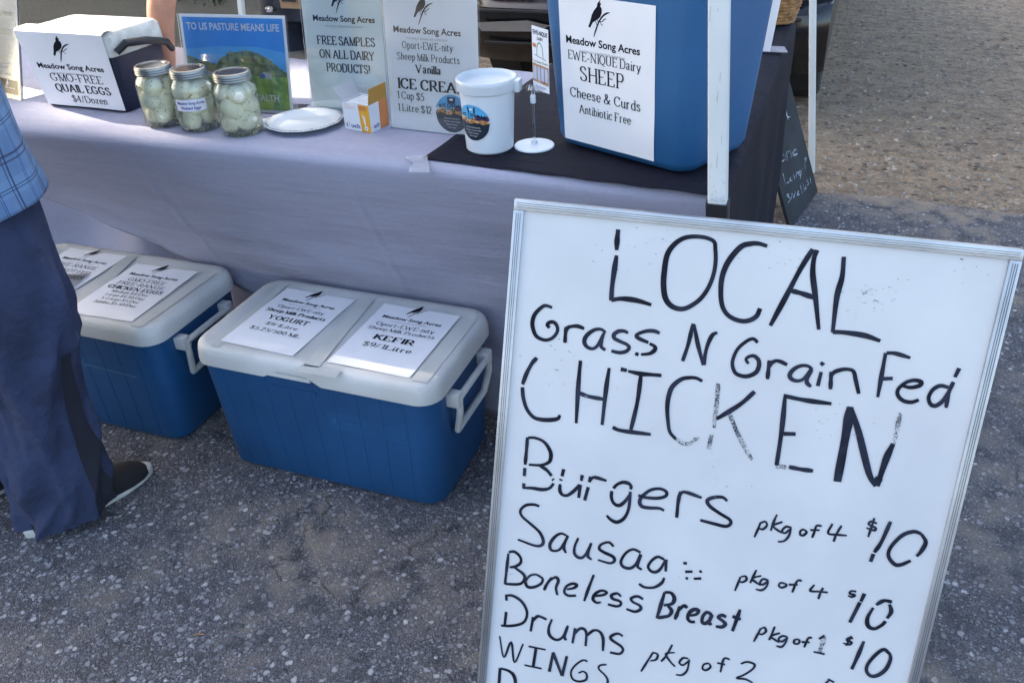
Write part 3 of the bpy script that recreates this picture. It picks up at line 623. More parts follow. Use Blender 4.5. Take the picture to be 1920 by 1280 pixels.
# ------------------------------------------------------------------ coolers on the ground
CL, CW, CH = .640, .358, .366
def cooler(label, loc, rz, pages, scratch=False):
    t = thing('cooler', label, 'cooler', loc, rz, 'blue coolers on the ground')
    L, W = CL/2, CW/2; b = MB()
    b.loft([rring(L-.04, W-.04, .035, .001), rring(L-.027, W-.026, .045, .003), rring(L-.0205, W-.0195, .05, .011), rring(L-.013, W-.012, .05, .2), rring(L-.008, W-.007, .05, .322)])
    for k in range(9):                                              # moulded upright seams
        x = -.24+.06*k; b.tube([(x*.96, -W+.0188, .02), (x, -W+.0119, .2), (x, -W+.0074, .312)], .0007, 5)
    b.box((-.045, -W+.0085, .286), (.12, .004, .011)); b.box((-.045, -W+.009, .302), (.105, .003, .004))
    o = b.build('body', 'cooler_blue', t, ang=50)
    # moulded badge with ribs
    def bf(u, v, h): return Vector((.035+u, -W+.0121-.004*v/.1-h, .195+v))
    pg = Page(.2, .044, lambda u, v, h: bf(u, v, h), ['cooler_blue'], base=False)
    for P in ([(0, 0), (.205, 0)], [(0, .044), (.09, .044)], [(0, 0), (0, .044)], [(.006, .007), (.088, .007)], [(.006, .037), (.088, .037)], [(.088, .007), (.088, .037)], [(.006, .007), (.006, .037)]): pg.stroke(P, .0012, 'cooler_blue_faded', False, 0)
    for k in range(17): pg.stroke([(.096+k*.0062, .006), (.096+k*.0062, .04)], .0011, 'cooler_blue_faded', False, 0)
    pg.text('Coleman', .052, .0145, .014, 'cooler_blue_faded', .06, 'sans', True)
    pg.poly([(.009, .012), (.019, .012), (.019, .033), (.009, .033)], 'cooler_blue_faded'); pg.build('badge', o)
    pg = Page(.2, .05, lambda u, v, h: Vector((u, -W+.0113-h-.004*(v-.215)/.1-.0002, v)), ['cooler_blue_faded'], base=False); rq = random.Random(int(loc[0]*100))
    for _ in range(26):
        u, v = rq.uniform(-.26, .25), rq.uniform(.19, .3); an = rq.gauss(0, .5); l = rq.uniform(.004, .03); pg.stroke([(u, v), (u+l*math.cos(an), v+l*math.sin(an))], rq.uniform(.0002, .0005), 'cooler_blue_faded', False)
    pg.build('scratches', o)
    if scratch:
        pg = Page(.2, .05, lambda u, v, h: Vector((-.02+u, -W+.0113-h-.004*v/.1, .215+v)), ['cooler_blue_faded'], base=False)
        for k, (a, c, d) in enumerate(((.03, .2, .03), (0, .1, .022), (0, .11, .016), (0, .12, .01), (.04, .24, 0))): pg.stroke([(a, d), (c, d-.01)], .0006, 'white_ink' if k == 4 else 'cooler_blue_faded', False)
        pg.build('scuff', o)
    b = MB(); rings = []
    for k, (a, z, r) in enumerate(((.006, .328, .05), (0, .318, .052), (-.001, .316, .053), (-.0015, .325, .054), (0, .345, .054), (.003, .358, .053), (.009, .3645, .049), (.02, .366, .042), (.034, .366, .032), (.038, .3648, .03), (.2-.03, .3655, .004))):
        hx, hy = (L-a, W-a) if k < 10 else (L-.14, .03)
        R = rring(hx, hy, min(r, hy*.9), z, side=14)
        if k in (1, 2, 3):
            for v in R:
                if v.y < -hy+.001 and abs(v.x+.045) < .062: v.z += .019 if k < 3 else .012; v.y += .002
        rings.append(R)
    b.loft(rings); b.box((-.045, -W+.002, .3275), (.112, .006, .01))
    lid = b.build('lid', 'cooler_white', t, ang=45)
    for s in (-1, 1):                                               # carrying handles
        x = s*(L+.016); b = MB()
        pts = [(x, -.088, .287), (x, .088, .287), (x, .088, .25), (x-s*.012, .078, .192), (x-s*.015, -.078, .187), (x, -.088, .25)]
        pts = pts+[pts[0]]
        for a, c in zip(pts[:-1], pts[1:]): b.tube([a, c], .0085, 8)
        for p in pts[:-1]: b.lathe([(0.001, -.0085), (.006, -.006), (.0086, 0), (.006, .006), (.001, .0085)], 8, c=p)
        hd = b.build('handle', 'cooler_white', t)
        for y in (-.09, .09):
            b = MB(); b.box((s*(L+.005), y, .285), (.034, .028, .036)); b.build('mount', 'cooler_white', hd, bevel=.006)
    inv = (Matrix.Translation(Vector(loc)) @ Matrix.Rotation(rz, 4, 'Z')).inverted()
    for corners, w_, h_, lines, lab, seed in pages:
        q = [inv @ gz(u, v, CH+.001) for u, v in corners]           # TL TR BR BL
        ctr = sum(q, Vector())/4; a = ((q[1]-q[0]).normalized()+(q[2]-q[3]).normalized()).normalized(); bb = Vector((-a.y, a.x, 0))
        o0 = ctr-a*w_/2-bb*h_/2; o0.z = CH+.0008
        pg = Page(w_, h_, plane_fn(o0, a, bb, .0012, seed), ['paper'], .012, False)
        pg.logo(w_/2, h_*.775, w_*.76)
        for (tx, y, ch, wd, bo) in lines: pg.text(tx, w_/2, y*h_, ch*h_, 'ink', wd*w_, 'serif', bo)
        pg.build('paper_notice', lid)['label'] = lab
    return t, lid
def strip(par, loc, rz, pts, wd, z, name='tape_strip', m='tape', lift=.0012):
    inv = (Matrix.Translation(Vector(loc)) @ Matrix.Rotation(rz, 4, 'Z')).inverted()
    q = [inv @ gz(u, v, z) for u, v in pts]; pg = Page(1, 1, lambda u, v, h: Vector((u, v, CH+lift+h)), [m], base=False)
    d = (q[1]-q[0]); n_ = max(2, int(d.length/.02)); vs = []; s_ = Vector((-d.y, d.x, 0)).normalized()*wd/2
    for k in range(n_+1):
        p = q[0].lerp(q[1], k/n_); vs += [(p+s_)[:2], (p-s_)[:2]]
    pg.raw(vs, [(2*k, 2*k+1, 2*k+3, 2*k+2) for k in range(n_)], m); return pg.build(name, par)
YOG = [('Oport-EWE-nity', .655, .047, .66, False), ('Sheep Milk Products', .57, .047, .84, True), ('YOGURT', .455, .06, .56, True), ('$9/1Litre', .355, .047, .44, False), ('$5.25/500 ML', .255, .05, .7, False)]
KEF = [('Oport-EWE-nity', .645, .053, .74, False), ('Sheep Milk Products', .57, .045, .84, False), ('KEFIR', .43, .07, .5, True), ('$9/1Litre', .31, .06, .6, False)]
EGG = [('GMO-FREE', .665, .055, .58, False), ('FREE-RANGE', .58, .055, .72, False), ('CHICKEN EGGS', .495, .055, .84, True), ('Medium $4/Doz', .425, .042, .56, False), ('Large $4.50/Doz', .355, .042, .6, False), ('X-Large $5/Doz', .285, .042, .58, False), ('Jumbo $5.50/Doz', .215, .042, .64, False)]
PUL = [('FREE-RANGE', .645, .06, .72, False), ('GMO NOT FED', .54, .06, .72, False), ('PULLET EGGS', .43, .065, .76, True), ('$4/Doz', .33, .05, .4, False)]
c2 = (-.004, CW/2-.011, 0)
t2_, lid2 = cooler('blue cooler with white lid carrying the yogurt and kefir notices', c2, 0,
    [([(541, 536), (661, 560), (555, 672), (409, 644)], .205, .272, YOG, 'white notice for yogurt taped on the left of the lid', 1),
     ([(708, 566), (868, 592), (772, 712), (618, 682)], .208, .274, KEF, 'white notice for kefir taped on the right of the lid', 4)])
for P, wd in (([(690, 560), (583, 688)], .038), ([(880, 598), (786, 716)], .038), ([(535, 532), (402, 650)], .022)): strip(lid2, c2, 0, P, wd, CH)
strip(lid2, c2, 0, [(560, 690), (635, 702)], .03, CH)
a1 = gz(322, 826, 0); c1r = .0
c1 = (a1.x-CL/2+.062, a1.y+CW/2-.02, 0)
t1_, lid1 = cooler('blue cooler with white lid carrying the chicken egg notices, half behind the customer', c1, c1r,
    [([(232, 492), (387, 508), (246, 608), (132, 586)], .205, .272, EGG, 'white notice for free range chicken eggs on the right of the lid', 7),
     ([(122, 464), (236, 480), (120, 570), (-10, 548)], .205, .272, PUL, 'shiny white notice for eggs on the left of the lid', 9)], True)
for P, wd in (([(246, 480), (128, 592)], .04), ([(396, 512), (254, 612)], .036), ([(85, 470), (60, 500)], .03)): strip(lid1, c1, c1r, P, wd, CH)
strip(lid1, c1, c1r, [(150, 515), (100, 560)], .06, CH, 'tape_strip', 'clear_tape', .004)

# ------------------------------------------------------------------ whiteboard menu
BW, BH = .70, .93
e_ = Vector((.98647, .15228, -.06072)).normalized(); dn_ = Vector((-.01184, -.30322, -.95285)); dn_ = (dn_-e_*dn_.dot(e_)).normalized()
TL = Vector((.60234, -.21934, .91777)); nb = (-dn_).cross(e_).normalized()
if nb.y > 0: nb = -nb
t = thing('whiteboard', 'framed whiteboard leaning on the canopy leg with a handwritten chicken price list', 'menu board', TL+dn_*BH)
def bl(u, v, h): return e_*u-dn_*(BH-v)*-1+nb*h if 0 else e_*u+(-dn_)*v+nb*h   # local: u right, v up from the bottom left corner
def bquad(b, u0, u1, v0, v1, h0, h1, mi=0):
    vs = [bl(u, v, h) for u in (u0, u1) for v in (v0, v1) for h in (h0, h1)]
    b.add(vs, [(0, 1, 3, 2), (4, 6, 7, 5), (0, 4, 5, 1), (2, 3, 7, 6), (0, 2, 6, 4), (1, 5, 7, 3)], mi)
def b2(u, v):                                                       # photo point -> board coordinates
    d = ray(u, v); tt = (TL-O).dot(nb)/d.dot(nb); p = O+d*tt-(TL+dn_*BH); return p.dot(e_), p.dot(-dn_)
fwid = .0155
b = MB(); bquad(b, .004, BW-.004, .004, BH-.004, -.010, -.002); b.build('panel', 'board', t, smooth=False)
for nm, (u0_, u1_, v0_, v1_) in (('frame', (0, BW, BH-fwid, BH)), ('frame', (0, BW, 0, fwid)), ('frame', (0, fwid, fwid, BH-fwid)), ('frame', (BW-fwid, BW, fwid, BH-fwid))):
    b = MB(); bquad(b, u0_, u1_, v0_, v1_, -.014, .003); hz = u1_-u0_ > v1_-v0_
    for k in range(3):
        q = fwid*(.3+.2*k)
        if hz: bquad(b, u0_+.004, u1_-.004, v0_+q-.0004, v0_+q+.0004, .003, .0036, 1)
        else: bquad(b, u0_+q-.0004, u0_+q+.0004, v0_+.004, v1_-.004, .003, .0036, 1)
    b.build(nm, ['alu', 'alu_dark'], t, bevel=.0008)
Z1 = (900, 360, 1.8824); Z2 = (900, 560, 3.764); Z3 = (1300, 560, 3.4286); Z4 = (900, 800, 3.6923); Z5 = (1300, 900, 3.3692); Z6 = (890, 980, 3.7647)
SK = [  # (zoom, half width in mm, strokes; '!' dry, '-' straight)
(Z1, 3.4, "-488,132 485,165 482,205;-482,224 473,275 466,330 462,384;463,382 490,377 520,378 560,385 605,399;832,190 822,172 790,160 750,158 715,165 682,190 660,225 650,280 648,330 655,375 675,402 705,413 735,408 775,380 805,340 825,290 832,240 830,188;1015,192 985,182 955,183 920,195 880,240 858,290 850,345 855,400 875,435 910,453 945,455 975,440 990,412;-1175,202 1130,275 1080,370 1025,472;1190,205 1180,235 1175,290 1185,370 1196,486;1100,349 1135,358 1180,373;1285,228 1278,300 1260,370 1245,496;1245,494 1290,497 1360,508 1413,527"),
(Z2, 2.7, "508,65 480,52 450,52 410,80 380,120 370,170 375,220 395,262 430,285 470,292 510,278 540,245 548,215 535,180 510,165 485,170 475,188 490,205;-608,198 601,250 598,312;606,230 620,205 650,195 690,195 735,212;885,240 860,220 820,218 780,235 745,270 735,305 750,335 785,352 815,345 840,310 870,250;875,240 855,300 855,340 882,362;1045,242 1015,228 975,232 945,255 950,280 990,305 1035,325 1052,350 1030,372 980,380 925,368;1268,245 1230,230 1180,228 1120,245 1105,265 1130,285 1188,310;1196,316 1235,340 1232,365 1195,388 1136,395;1120,394 1095,388;-1430,440 1470,320 1502,175;-1510,180 1540,330 1576,470;1580,470 1592,390 1610,320 1640,260 1675,238"),
(Z2, 3.0, "400,418 370,450 330,520 300,605;298,625 305,700 330,780 375,835 430,855 500,857 550,845 562,820;-708,438 695,600 678,880;-910,488 890,640 860,890;700,665 760,690 870,710;-992,498 1035,508;1045,511 1130,530 1205,538 1282,542;-1135,535 1110,730 1065,925;-935,908 1000,930 1205,958;1570,585 1530,562 1480,558 1420,570 1360,620 1330,690 1322,770 1325,860 1340,940 1380,990;!1378,988 1430,1018 1475,1022 1510,1000 1540,975"),
(Z3, 3.2, "!-160,545 150,680 132,830;!-118,875 98,965;395,598 300,680 150,772;!-232,740 290,880 375,1035;-590,625 568,850 535,1072;580,624 680,645 760,658 888,675;-580,868 658,870;!530,1080 560,1080 600,1085;615,1082 690,1095 770,1108"),
(Z3, 6.0, "-1008,695 985,850 925,1175;-1170,1195 1200,1150"), (Z3, 4.2, "-1012,700 1062,850 1130,1120 1175,1205;-1182,1205 1240,1030 1285,930"), (Z3, 3.0, "!-1287,930 1305,860 1332,735"),
(Z3, 2.7, "415,282 385,258 345,270 290,320 258,380 252,430 270,475 310,495 355,497 400,475 422,435 418,395 390,370 360,370 340,390 355,418;-490,395 483,460 475,520;485,445 500,415 530,400 560,402 605,425;765,455 735,435 690,432 645,455 622,490 635,518 670,528 710,515 755,455;-762,455 728,530 755,567;-822,408 838,428;-825,470 800,562;-888,470 885,520 882,582;886,500 905,475 940,460 985,455 1030,465 1045,520 1064,612;-1238,350 1215,480 1185,632;1240,350 1300,352 1395,380;-1203,516 1285,512;1345,560 1400,570 1455,558 1465,535 1420,525 1365,540 1320,580 1315,620 1350,655 1400,665 1450,652;1640,570 1590,560 1540,585 1515,630 1525,675 1555,690 1600,660 1650,590;-1712,448 1682,505;-1674,535 1640,610 1626,702"),
(Z4, 2.6, "-328,75 320,180 312,262;-310,285 306,342;-303,392 298,425;330,78 380,78 440,105 480,160 490,205 475,245 420,265 335,262;410,268 460,300 495,340;-500,362 508,370;510,392 480,425 430,435 360,425 295,422;-580,295 566,345;-562,362 556,372;552,398 552,440 570,470 605,475 650,445 690,400;-706,335 699,375;-694,402 682,492;-765,345 756,385;-748,418 722,510;760,372 780,352 810,352 875,375;1050,415 1030,395 990,385 950,400 922,428;912,445 910,490 925,530 960,545 1000,520 1035,470;-1046,410 1042,435;1041,450 1030,560 1000,630 950,660 905,645 875,615;1095,475 1150,490 1230,495 1285,480 1290,450 1245,430 1180,440 1125,480 1105,520 1120,550 1170,562 1240,565 1275,580;-1385,450 1370,530 1362,630;1378,480 1400,455 1440,458 1535,492;1712,515 1680,488 1620,488 1575,510 1590,550 1660,600 1725,640 1735,670 1700,690 1620,672 1525,648"),
(Z4, 2.3, "410,550 370,540 315,545 280,580 290,620 345,670 410,730 438,790 420,822 370,820 260,780;600,755 560,738 515,765 485,810 490,850 525,860 560,840 605,760;608,755 578,830 595,875;680,770 655,830 655,880 690,908 725,890 770,805;-770,805 745,890 770,920;925,830 890,800 840,815 825,845 860,870 920,900 930,930 895,945 815,922;1110,870 1060,848 1010,875 975,930 990,970 1040,980 1080,950 1110,880;1118,885 1090,960 1120,990;1275,920 1230,900 1185,930 1165,970 1185,1000 1220,1005 1250,980 1285,920;-1288,920 1285,1003;1275,1045 1255,1085 1200,1112 1140,1110 1100,1088;-1408,945 1435,945;-1420,1004 1470,1002;-1480,1052 1530,1050;-1520,1007 1535,998;-1422,1048 1440,1048"),
(Z6, 2.3, "-238,215 225,330 212,435;238,208 280,205 320,240 325,280 290,308 245,315;280,316 345,365 345,410 310,435 215,432;440,365 395,370 360,410 370,450 415,455 465,430 478,395 440,365;-545,385 510,430 488,475;530,408 570,385 590,410 575,460 582,510;650,470 700,460 720,440 690,430 645,450 632,490 660,515 715,515;-840,368 800,470 772,552;850,515 910,510 930,490 895,478 850,500 835,540 860,565 890,560;1032,520 1005,500 965,510 975,535 1025,555 1030,580 1000,590 940,575;1188,540 1150,520 1105,535 1120,560 1165,585 1170,610 1130,628 1070,608"),
(Z6, 2.8, "-1340,490 1310,590 1285,675;1340,490 1385,495 1410,530 1395,570 1335,582;1365,585 1390,620 1370,655 1330,665 1290,670;-1450,590 1430,640 1415,682;1440,615 1475,585 1500,600;1520,655 1565,645 1580,620 1550,612 1515,635 1505,675 1525,698 1555,700;1675,650 1640,632 1610,660 1605,700 1630,710 1655,690 1680,650;1675,650 1655,700 1670,722;1775,665 1745,650 1720,668 1750,690 1770,715 1745,735 1702,730;-1875,612 1850,680 1818,765;-1820,660 1880,682"),
(Z6, 2.3, "-222,508 222,550;-220,628 210,725;218,512 270,515 330,555 365,620 360,680 325,715 250,728 185,725;-412,665 395,765;405,700 440,662 470,665 505,682;545,680 522,740 530,795 575,825 620,805 655,735;-658,725 632,800 645,830;-710,745 690,852;700,790 745,745 785,770 782,870;786,800 840,760 885,770 905,820 905,905;1045,800 1010,782 965,800 965,825 1030,870 1045,900 1020,925 955,915"),
(Z6, 1.7, "-175,800 205,950 255,840 280,985 340,855;-380,872 500,895;-350,1005 472,1030;795,980 765,970 715,1000 680,1050 690,1100 735,1120 785,1105 790,1070 765,1050 730,1060;930,1000 885,1005 875,1030 920,1075 940,1110 930,1145 890,1150;-1260,915 1225,970 1175,1050;1255,915 1290,930 1280,965 1240,975;-1395,860 1350,940 1315,980;1410,915 1350,925 1380,980 1415,1015;1510,960 1470,955 1445,985 1470,1005 1515,975;1515,965 1500,1040 1465,1075 1420,1070;1650,990 1620,1000 1608,1030 1635,1040 1665,1015 1650,990;1800,965 1760,960 1735,1055;1712,990 1770,1000"),
(Z6, 2.6, "-430,880 412,1010;-525,1050 552,915;-552,915 615,1080;-615,1080 650,940;-178,1025 170,1150;180,1028 240,1045 275,1080 285,1140 240,1190"),
(Z5, 1.7, "300,1160 340,1148 385,1165 375,1195 320,1230 275,1250 330,1258 375,1280;-425,265 410,310 385,362;428,270 455,262 465,285 440,310 415,305;-528,218 505,270 488,320;565,265 505,285 525,310 562,335;620,300 585,295 562,320 580,335 618,305;618,305 605,350 575,385 535,390;700,310 680,320 675,345 695,350 715,330 700,310;812,290 780,290 765,330 750,365;-740,315 800,318;-880,275 852,335 905,345 972,350;-938,285 905,340 885,390;1160,275 1125,262 1110,280 1150,300 1145,318 1095,302;-1145,240 1125,300 1105,360;-300,610 285,645 262,700;302,612 330,608 335,630 310,645 292,640;-400,568 375,620 358,650;430,605 375,622 395,645 425,665;475,635 440,625 420,650 440,660 470,640;472,640 460,675 430,695 395,690;575,652 550,650 540,668 560,678 590,665 575,650;685,635 655,640 625,710;-605,660 660,662;-765,660 738,700 795,705 850,710;-820,680 805,710 790,752;1030,705 1000,700 990,715 1020,725 1000,738 978,728;-425,935 410,970 382,1020;428,938 450,932 458,955 435,975 415,970;-515,925 490,990 478,1010;548,965 490,985 510,1005 545,1025;595,990 560,985 540,1005 560,1020 595,995;595,990 580,1030 555,1052 525,1048;665,1005 640,1010 637,1030 660,1035 672,1018 662,1005;750,995 725,1000 700,1055;-685,1022 735,1025;-795,1003 830,980;-760,1084 830,1100;1010,1000 985,995 970,1010 1000,1025 985,1040 950,1030;-1000,985 965,1045;-850,1255 890,1278;860,1262 840,1285 880,1300"),
(Z5, 2.8, "-1248,262 1190,390 1144,457;-1138,468 1118,515;1440,340 1390,325 1320,350 1250,420 1232,480 1270,530 1310,535 1375,508;1410,482 1440,450 1470,390 1440,340;-1082,718 1058,768;-1054,772 990,898;1255,770 1205,762 1155,788;1138,805 1100,870 1105,920 1145,940 1190,915 1215,890;1225,872 1250,830 1240,785;-1078,1018 1040,1110 1000,1195;1240,1095 1205,1070 1155,1100 1105,1160 1095,1205 1125,1238 1170,1230 1220,1190 1245,1130 1240,1090"),
(Z5, 3.2, "!-830,985 812,1040 797,1085")]
pgs = []; LN = [0, 1, 2, 2, 2, 2, 2, 1, 3, 4, 5, 5, 6, 7, 7, 8, 8, 8]; pgs = [Page(BW, BH, lambda u, v, h: bl(u, v, h-.0016), ['marker'], base=False) for _ in range(9)]
for ((zx, zy, zs), hw, S), ln in zip(SK, LN):
    pg = pgs[ln]; pg.k += 40
    for s in S.split(';'):
        dry = s[0] == '!'; s = s.lstrip('!'); st = s[0] == '-'; s = s.lstrip('-')
        P = [b2(zx+float(a.split(',')[0])/zs, zy+float(a.split(',')[1])/zs) for a in s.split()]
        P = [(x+random.gauss(0, .0002), y+random.gauss(0, .0002)) for x, y in P]
        pg.stroke(P, hw*.0011, 'dry' if dry else 'marker', True, .25 if len(P) > 2 else .1)
for _ in range(170):                                                 # rubbed-out remains of older writing
    u, v = random.choice(((1190, 440), (1240, 430), (1180, 480), (1430, 480), (1620, 560), (1640, 545), (1590, 550), (1830, 490), (1055, 700), (1020, 650), (1240, 1065), (1550, 800), (1480, 470), (1350, 900), (960, 1090)))
    u += random.gauss(0, 34); v += random.gauss(0, 18); x, y = b2(u, v)
    if not (.02 < x < BW-.02 and y < BH-.02): continue
    a = random.uniform(-.6, .6); l = random.uniform(.001, .006); pg.stroke([(x, y), (x+l*math.cos(a), y+l*math.sin(a))], random.uniform(.0003, .0011), random.choice(('ghost', 'ghost', 'dry')), False)
for q in pgs: q.build('handwriting', t)

# ------------------------------------------------------------------ signs on the table
def upright(name, label, cat, bl_, br_, w_, h_, tilt, z=T+.004):
    p, q = gz(*bl_, z), gz(*br_, z); a = (q-p).normalized(); n_ = Vector((-a.y, a.x, 0)); c = (p+q)/2
    t = thing(name, label, cat, c); bb = Vector((0, 0, math.cos(tilt)))+n_*math.sin(tilt)
    return t, a, bb, -a*w_/2
def holder(t, a, bb, o, w_, h_):
    n_ = a.cross(bb).normalized(); b = MB()
    def q(u0, u1, v0, v1, k0, k1):
        vs = [o+a*u+bb*v+n_*k for u in (u0, u1) for v in (v0, v1) for k in (k0, k1)]
        b.add(vs, [(0, 1, 3, 2), (4, 6, 7, 5), (0, 4, 5, 1), (2, 3, 7, 6), (0, 2, 6, 4), (1, 5, 7, 3)])
    q(-.003, w_+.003, -.002, h_, .0022, .0038); q(-.003, w_+.003, -.002, h_, -.0045, -.003)
    vs = [o+a*u+bb*0+Vector((0, 0, z))+(-n_)*k for u in (-.003, w_+.003) for z in (-.001, .0015) for k in (.0, .08)]
    for v in vs: v.z = max(v.z, .0005)
    b.add(vs, [(0, 1, 3, 2), (4, 6, 7, 5), (0, 4, 5, 1), (2, 3, 7, 6), (0, 2, 6, 4), (1, 5, 7, 3)])
    b.build('sign_holder', 'acrylic', t, smooth=False)
# pasture poster
W_, H_ = .285, .222
t, a, bb, o = upright('poster_sign', 'landscape photo poster in a clear holder reading TO US PASTURE MEANS LIFE', 'sign', (372, 205), (537, 214), W_, H_, .17)
pg = Page(W_, H_, plane_fn(o, a, bb), ['paper'], .05)
mg = .007
pg.poly([(mg, .09), (W_-mg, .09), (W_-mg, H_-mg), (mg, H_-mg)], 'sky_print')
pg.poly([(mg, .09), (W_-mg, .09), (W_-mg, .14), (.2, .152), (.1, .15), (mg, .142)], 'sky_pale')
def jag(P, amp, n=12):
    out = []
    for (x0_, y0_), (x1_, y1_) in zip(P[:-1], P[1:]):
        for k in range(n): f = k/n; out.append((x0_+(x1_-x0_)*f+random.uniform(-1, 1)*amp*.4, y0_+(y1_-y0_)*f+random.uniform(-1, 1)*amp))
    return out+[P[-1]]
pg.poly([(mg, .07)]+jag([(mg, .128), (.04, .117), (.085, .108), (.12, .108)], .0015)+[(.12, .07)], 'hill_print')
pg.poly([(mg, .105)]+jag([(mg, .129), (.03, .122), (.07, .112), (.11, .108)], .002)+[(.1, .1)], 'tree_print')
pg.poly([(.085, .072)]+jag([(.085, .105), (.1, .122), (.115, .129), (.128, .141), (.14, .138), (.155, .139), (.168, .144), (.185, .142), (.2, .139), (.215, .134), (.235, .124), (.252, .11), (W_-mg, .094)], .0019)+[(W_-mg, .07)], 'tree_print')
pg.poly([(mg, mg), (W_-mg, mg), (W_-mg, .084), (.2, .086), (.12, .083), (mg, .09)], 'grass_print')
for x, c in ((.055, 'hut_print'), (.075, 'red_print'), (.09, 'hut_print')): pg.poly([(x, .082), (x+.02, .081), (x+.019, .09), (x+.006, .094), (x-.001, .089)], c)
pg.poly([(.203, .081), (.236, .079), (.237, .087), (.229, .094), (.214, .095), (.205, .09)], 'hut_print'); pg.poly([(.203, .081), (.218, .08), (.218, .088), (.212, .093), (.205, .089)], 'blue_print')
pg.text('TO US PASTURE MEANS LIFE', W_/2, .187, .0165, 'white_ink', W_*.88, 'sans', True)
pg.text('DIVERSITY', .1, .03, .0155, 'white_ink', .09, 'sans', True); pg.text('HEALTH', .212, .028, .0155, 'white_ink', .076, 'sans', True)
pg.build('poster', t); holder(t, a, bb, o, W_, H_)
# free samples
W_, H_ = .218, .283
t, a, bb, o = upright('free_sample_sign', 'pale green backlit sheet in a clear holder reading FREE SAMPLES ON ALL DAIRY PRODUCTS', 'sign', (588, 209), (737, 221), W_, H_, .1)
pg = Page(W_, H_, plane_fn(o, a, bb), ['paper_backlit'], .05)
pg.logo(.107, .208, .162)
for tx, y, wd in (('FREE SAMPLES', .157, .152), ('ON ALL DAIRY', .127, .146), ('PRODUCTS!', .097, .115)): pg.text(tx, .108, y, .018, 'ink', wd, 'serif', True)
pg.build('sheet', t); holder(t, a, bb, o, W_, H_)
# sticker: print bands on any mapped page
def sticker(pg, cu, cv, r, lid_text=True):
    n = 22
    def bands(x):
        q = x/r; d = -.02*r+.05*r*math.sin(q*7); return [(-9, 'st_dark'), (d, 'st_orange'), (d+.2*r+.06*r*math.sin(q*11+1), 'st_pale' if q < .2 else 'st_violet'), (d+(.32 if q < .2 else .45)*r, 'st_blue')]
    for k in range(n):
        x0_, x1_ = -r+2*r*k/n, -r+2*r*(k+1)/n; xm = (x0_+x1_)/2
        c0, c1_ = math.sqrt(max(0, r*r-x0_**2)), math.sqrt(max(0, r*r-x1_**2)); bs = bands(xm)
        B0, B1 = bands(x0_), bands(x1_)
        for i, (lo, m_) in enumerate(bs):
            l0 = max(-c0, B0[i][0]); l1 = max(-c1_, B1[i][0]); h0 = min(c0, B0[i+1][0] if i < 3 else 9); h1 = min(c1_, B1[i+1][0] if i < 3 else 9)
            if h0 <= l0 and h1 <= l1: continue
            h0 = max(h0, l0); h1 = max(h1, l1)
            pg.raw([(cu+x0_, cv+l0), (cu+x1_, cv+l1), (cu+x1_, cv+h1), (cu+x0_, cv+h0)], [(0, 1, 2, 3)], m_, .0005)
    arch = lambda x, y: (x, y-((x-cu)/r)**2*.16*r)
    pg.k += 60
    pg.poly([(cu-.23*r, cv+.55*r), (cu+.23*r, cv+.55*r), (cu+.25*r, cv+.88*r), (cu-.25*r, cv+.88*r)], 'st_navy')
    pg.poly([(cu-.08*r, cv+.7*r), (cu+.1*r, cv+.7*r), (cu+.1*r, cv+.8*r), (cu-.08*r, cv+.8*r), (cu-.12*r, cv+.76*r)], 'white_ink')
    pg.text('ICE CREAM', cu, cv+.36*r, .17*r, 'ink', 1.5*r, 'serif', True, arch); pg.text('VANILLA', cu, cv+.19*r, .12*r, 'ink', .85*r, 'serif', True, arch)
    for q, (tx, wd) in enumerate((('Pasteurized Whole Sheep Milk', .95), ('Sweetener, Cream, Vanilla', 1.0), ('Keep Frozen', .7), ('"Taste a Good"', .5))): pg.text(tx, cu, cv-(.28+.16*q)*r, .075*r, 'white_ink', wd*r, 'sans')
# ice cream sign
W_ = .226
t, a, bb, o = upright('ice_cream_sign', 'white sheet in a clear holder listing vanilla ice cream prices, behind the white pail', 'sign', (729, 238), (907, 259), W_, H_, .08)
pg = Page(W_, H_, plane_fn(o, a, bb), ['sign_paper'], .05)
pg.logo(.104, .207, .165)
for tx, x, y, ch, wd, bo, lf in (('Oport-EWE-nity', .104, .175, .0145, .125, False, 0), ('Sheep Milk Products', .104, .151, .0145, .155, False, 0), ('Vanilla', .104, .126, .016, .062, True, 0), ('ICE CREAM', .024, .09, .021, .172, True, 1), ('1 Cup $5', .02, .067, .0155, .07, False, 1), ('1 Litre $12', .02, .04, .0155, .088, False, 1)): pg.text(tx, x, y, ch, 'ink', wd, 'serif', bo, left=bool(lf))
sticker(pg, .158, .045, .0405)
pg.build('sheet', t); holder(t, a, bb, o, W_, H_)
# sign at the left edge
W_ = .218
t, a, bb, o = upright('egg_facts_sign', 'white sheet of small print about quail eggs, left of the small navy cooler', 'sign', (-55, 165), (57, 192), W_, H_, .3)
pg = Page(W_, H_, plane_fn(o, a, bb), ['sign_paper'], .05)
pg.logo(.106, .208, .17); pg.text('ALLERGY?', .1, .18, .014, 'ink', .13, 'serif'); pg.text('TRY QUAIL EGGS!', .104, .16, .014, 'ink', .165, 'serif')
for k, l in enumerate(('Quail eggs are gentle, are rich, and', 'many people enjoy', 'them if they react badly to them too', '', 'people with allergies to chicken', 'eggs may eat these, although it', 'is not always so highly', 'advised to ask advice first.', 'each little quail egg is', 'about 12% of a', 'whole chicken egg when cooking')):
    if l: pg.text(l, .104, .146-k*.0088, .0052, 'grey_ink', .0049*len(l), 'serif')
pg.poly([(.09, .01), (.206, .01), (.206, .046), (.09, .046)], 'ink'); pg.bird(.158, .034, .00012, 'white_ink'); pg.text('Meadow Song Acres', .17, .024, .004, 'white_ink', .05, 'sans', True)
pg.build('sheet', t); holder(t, a, bb, o, W_, H_)
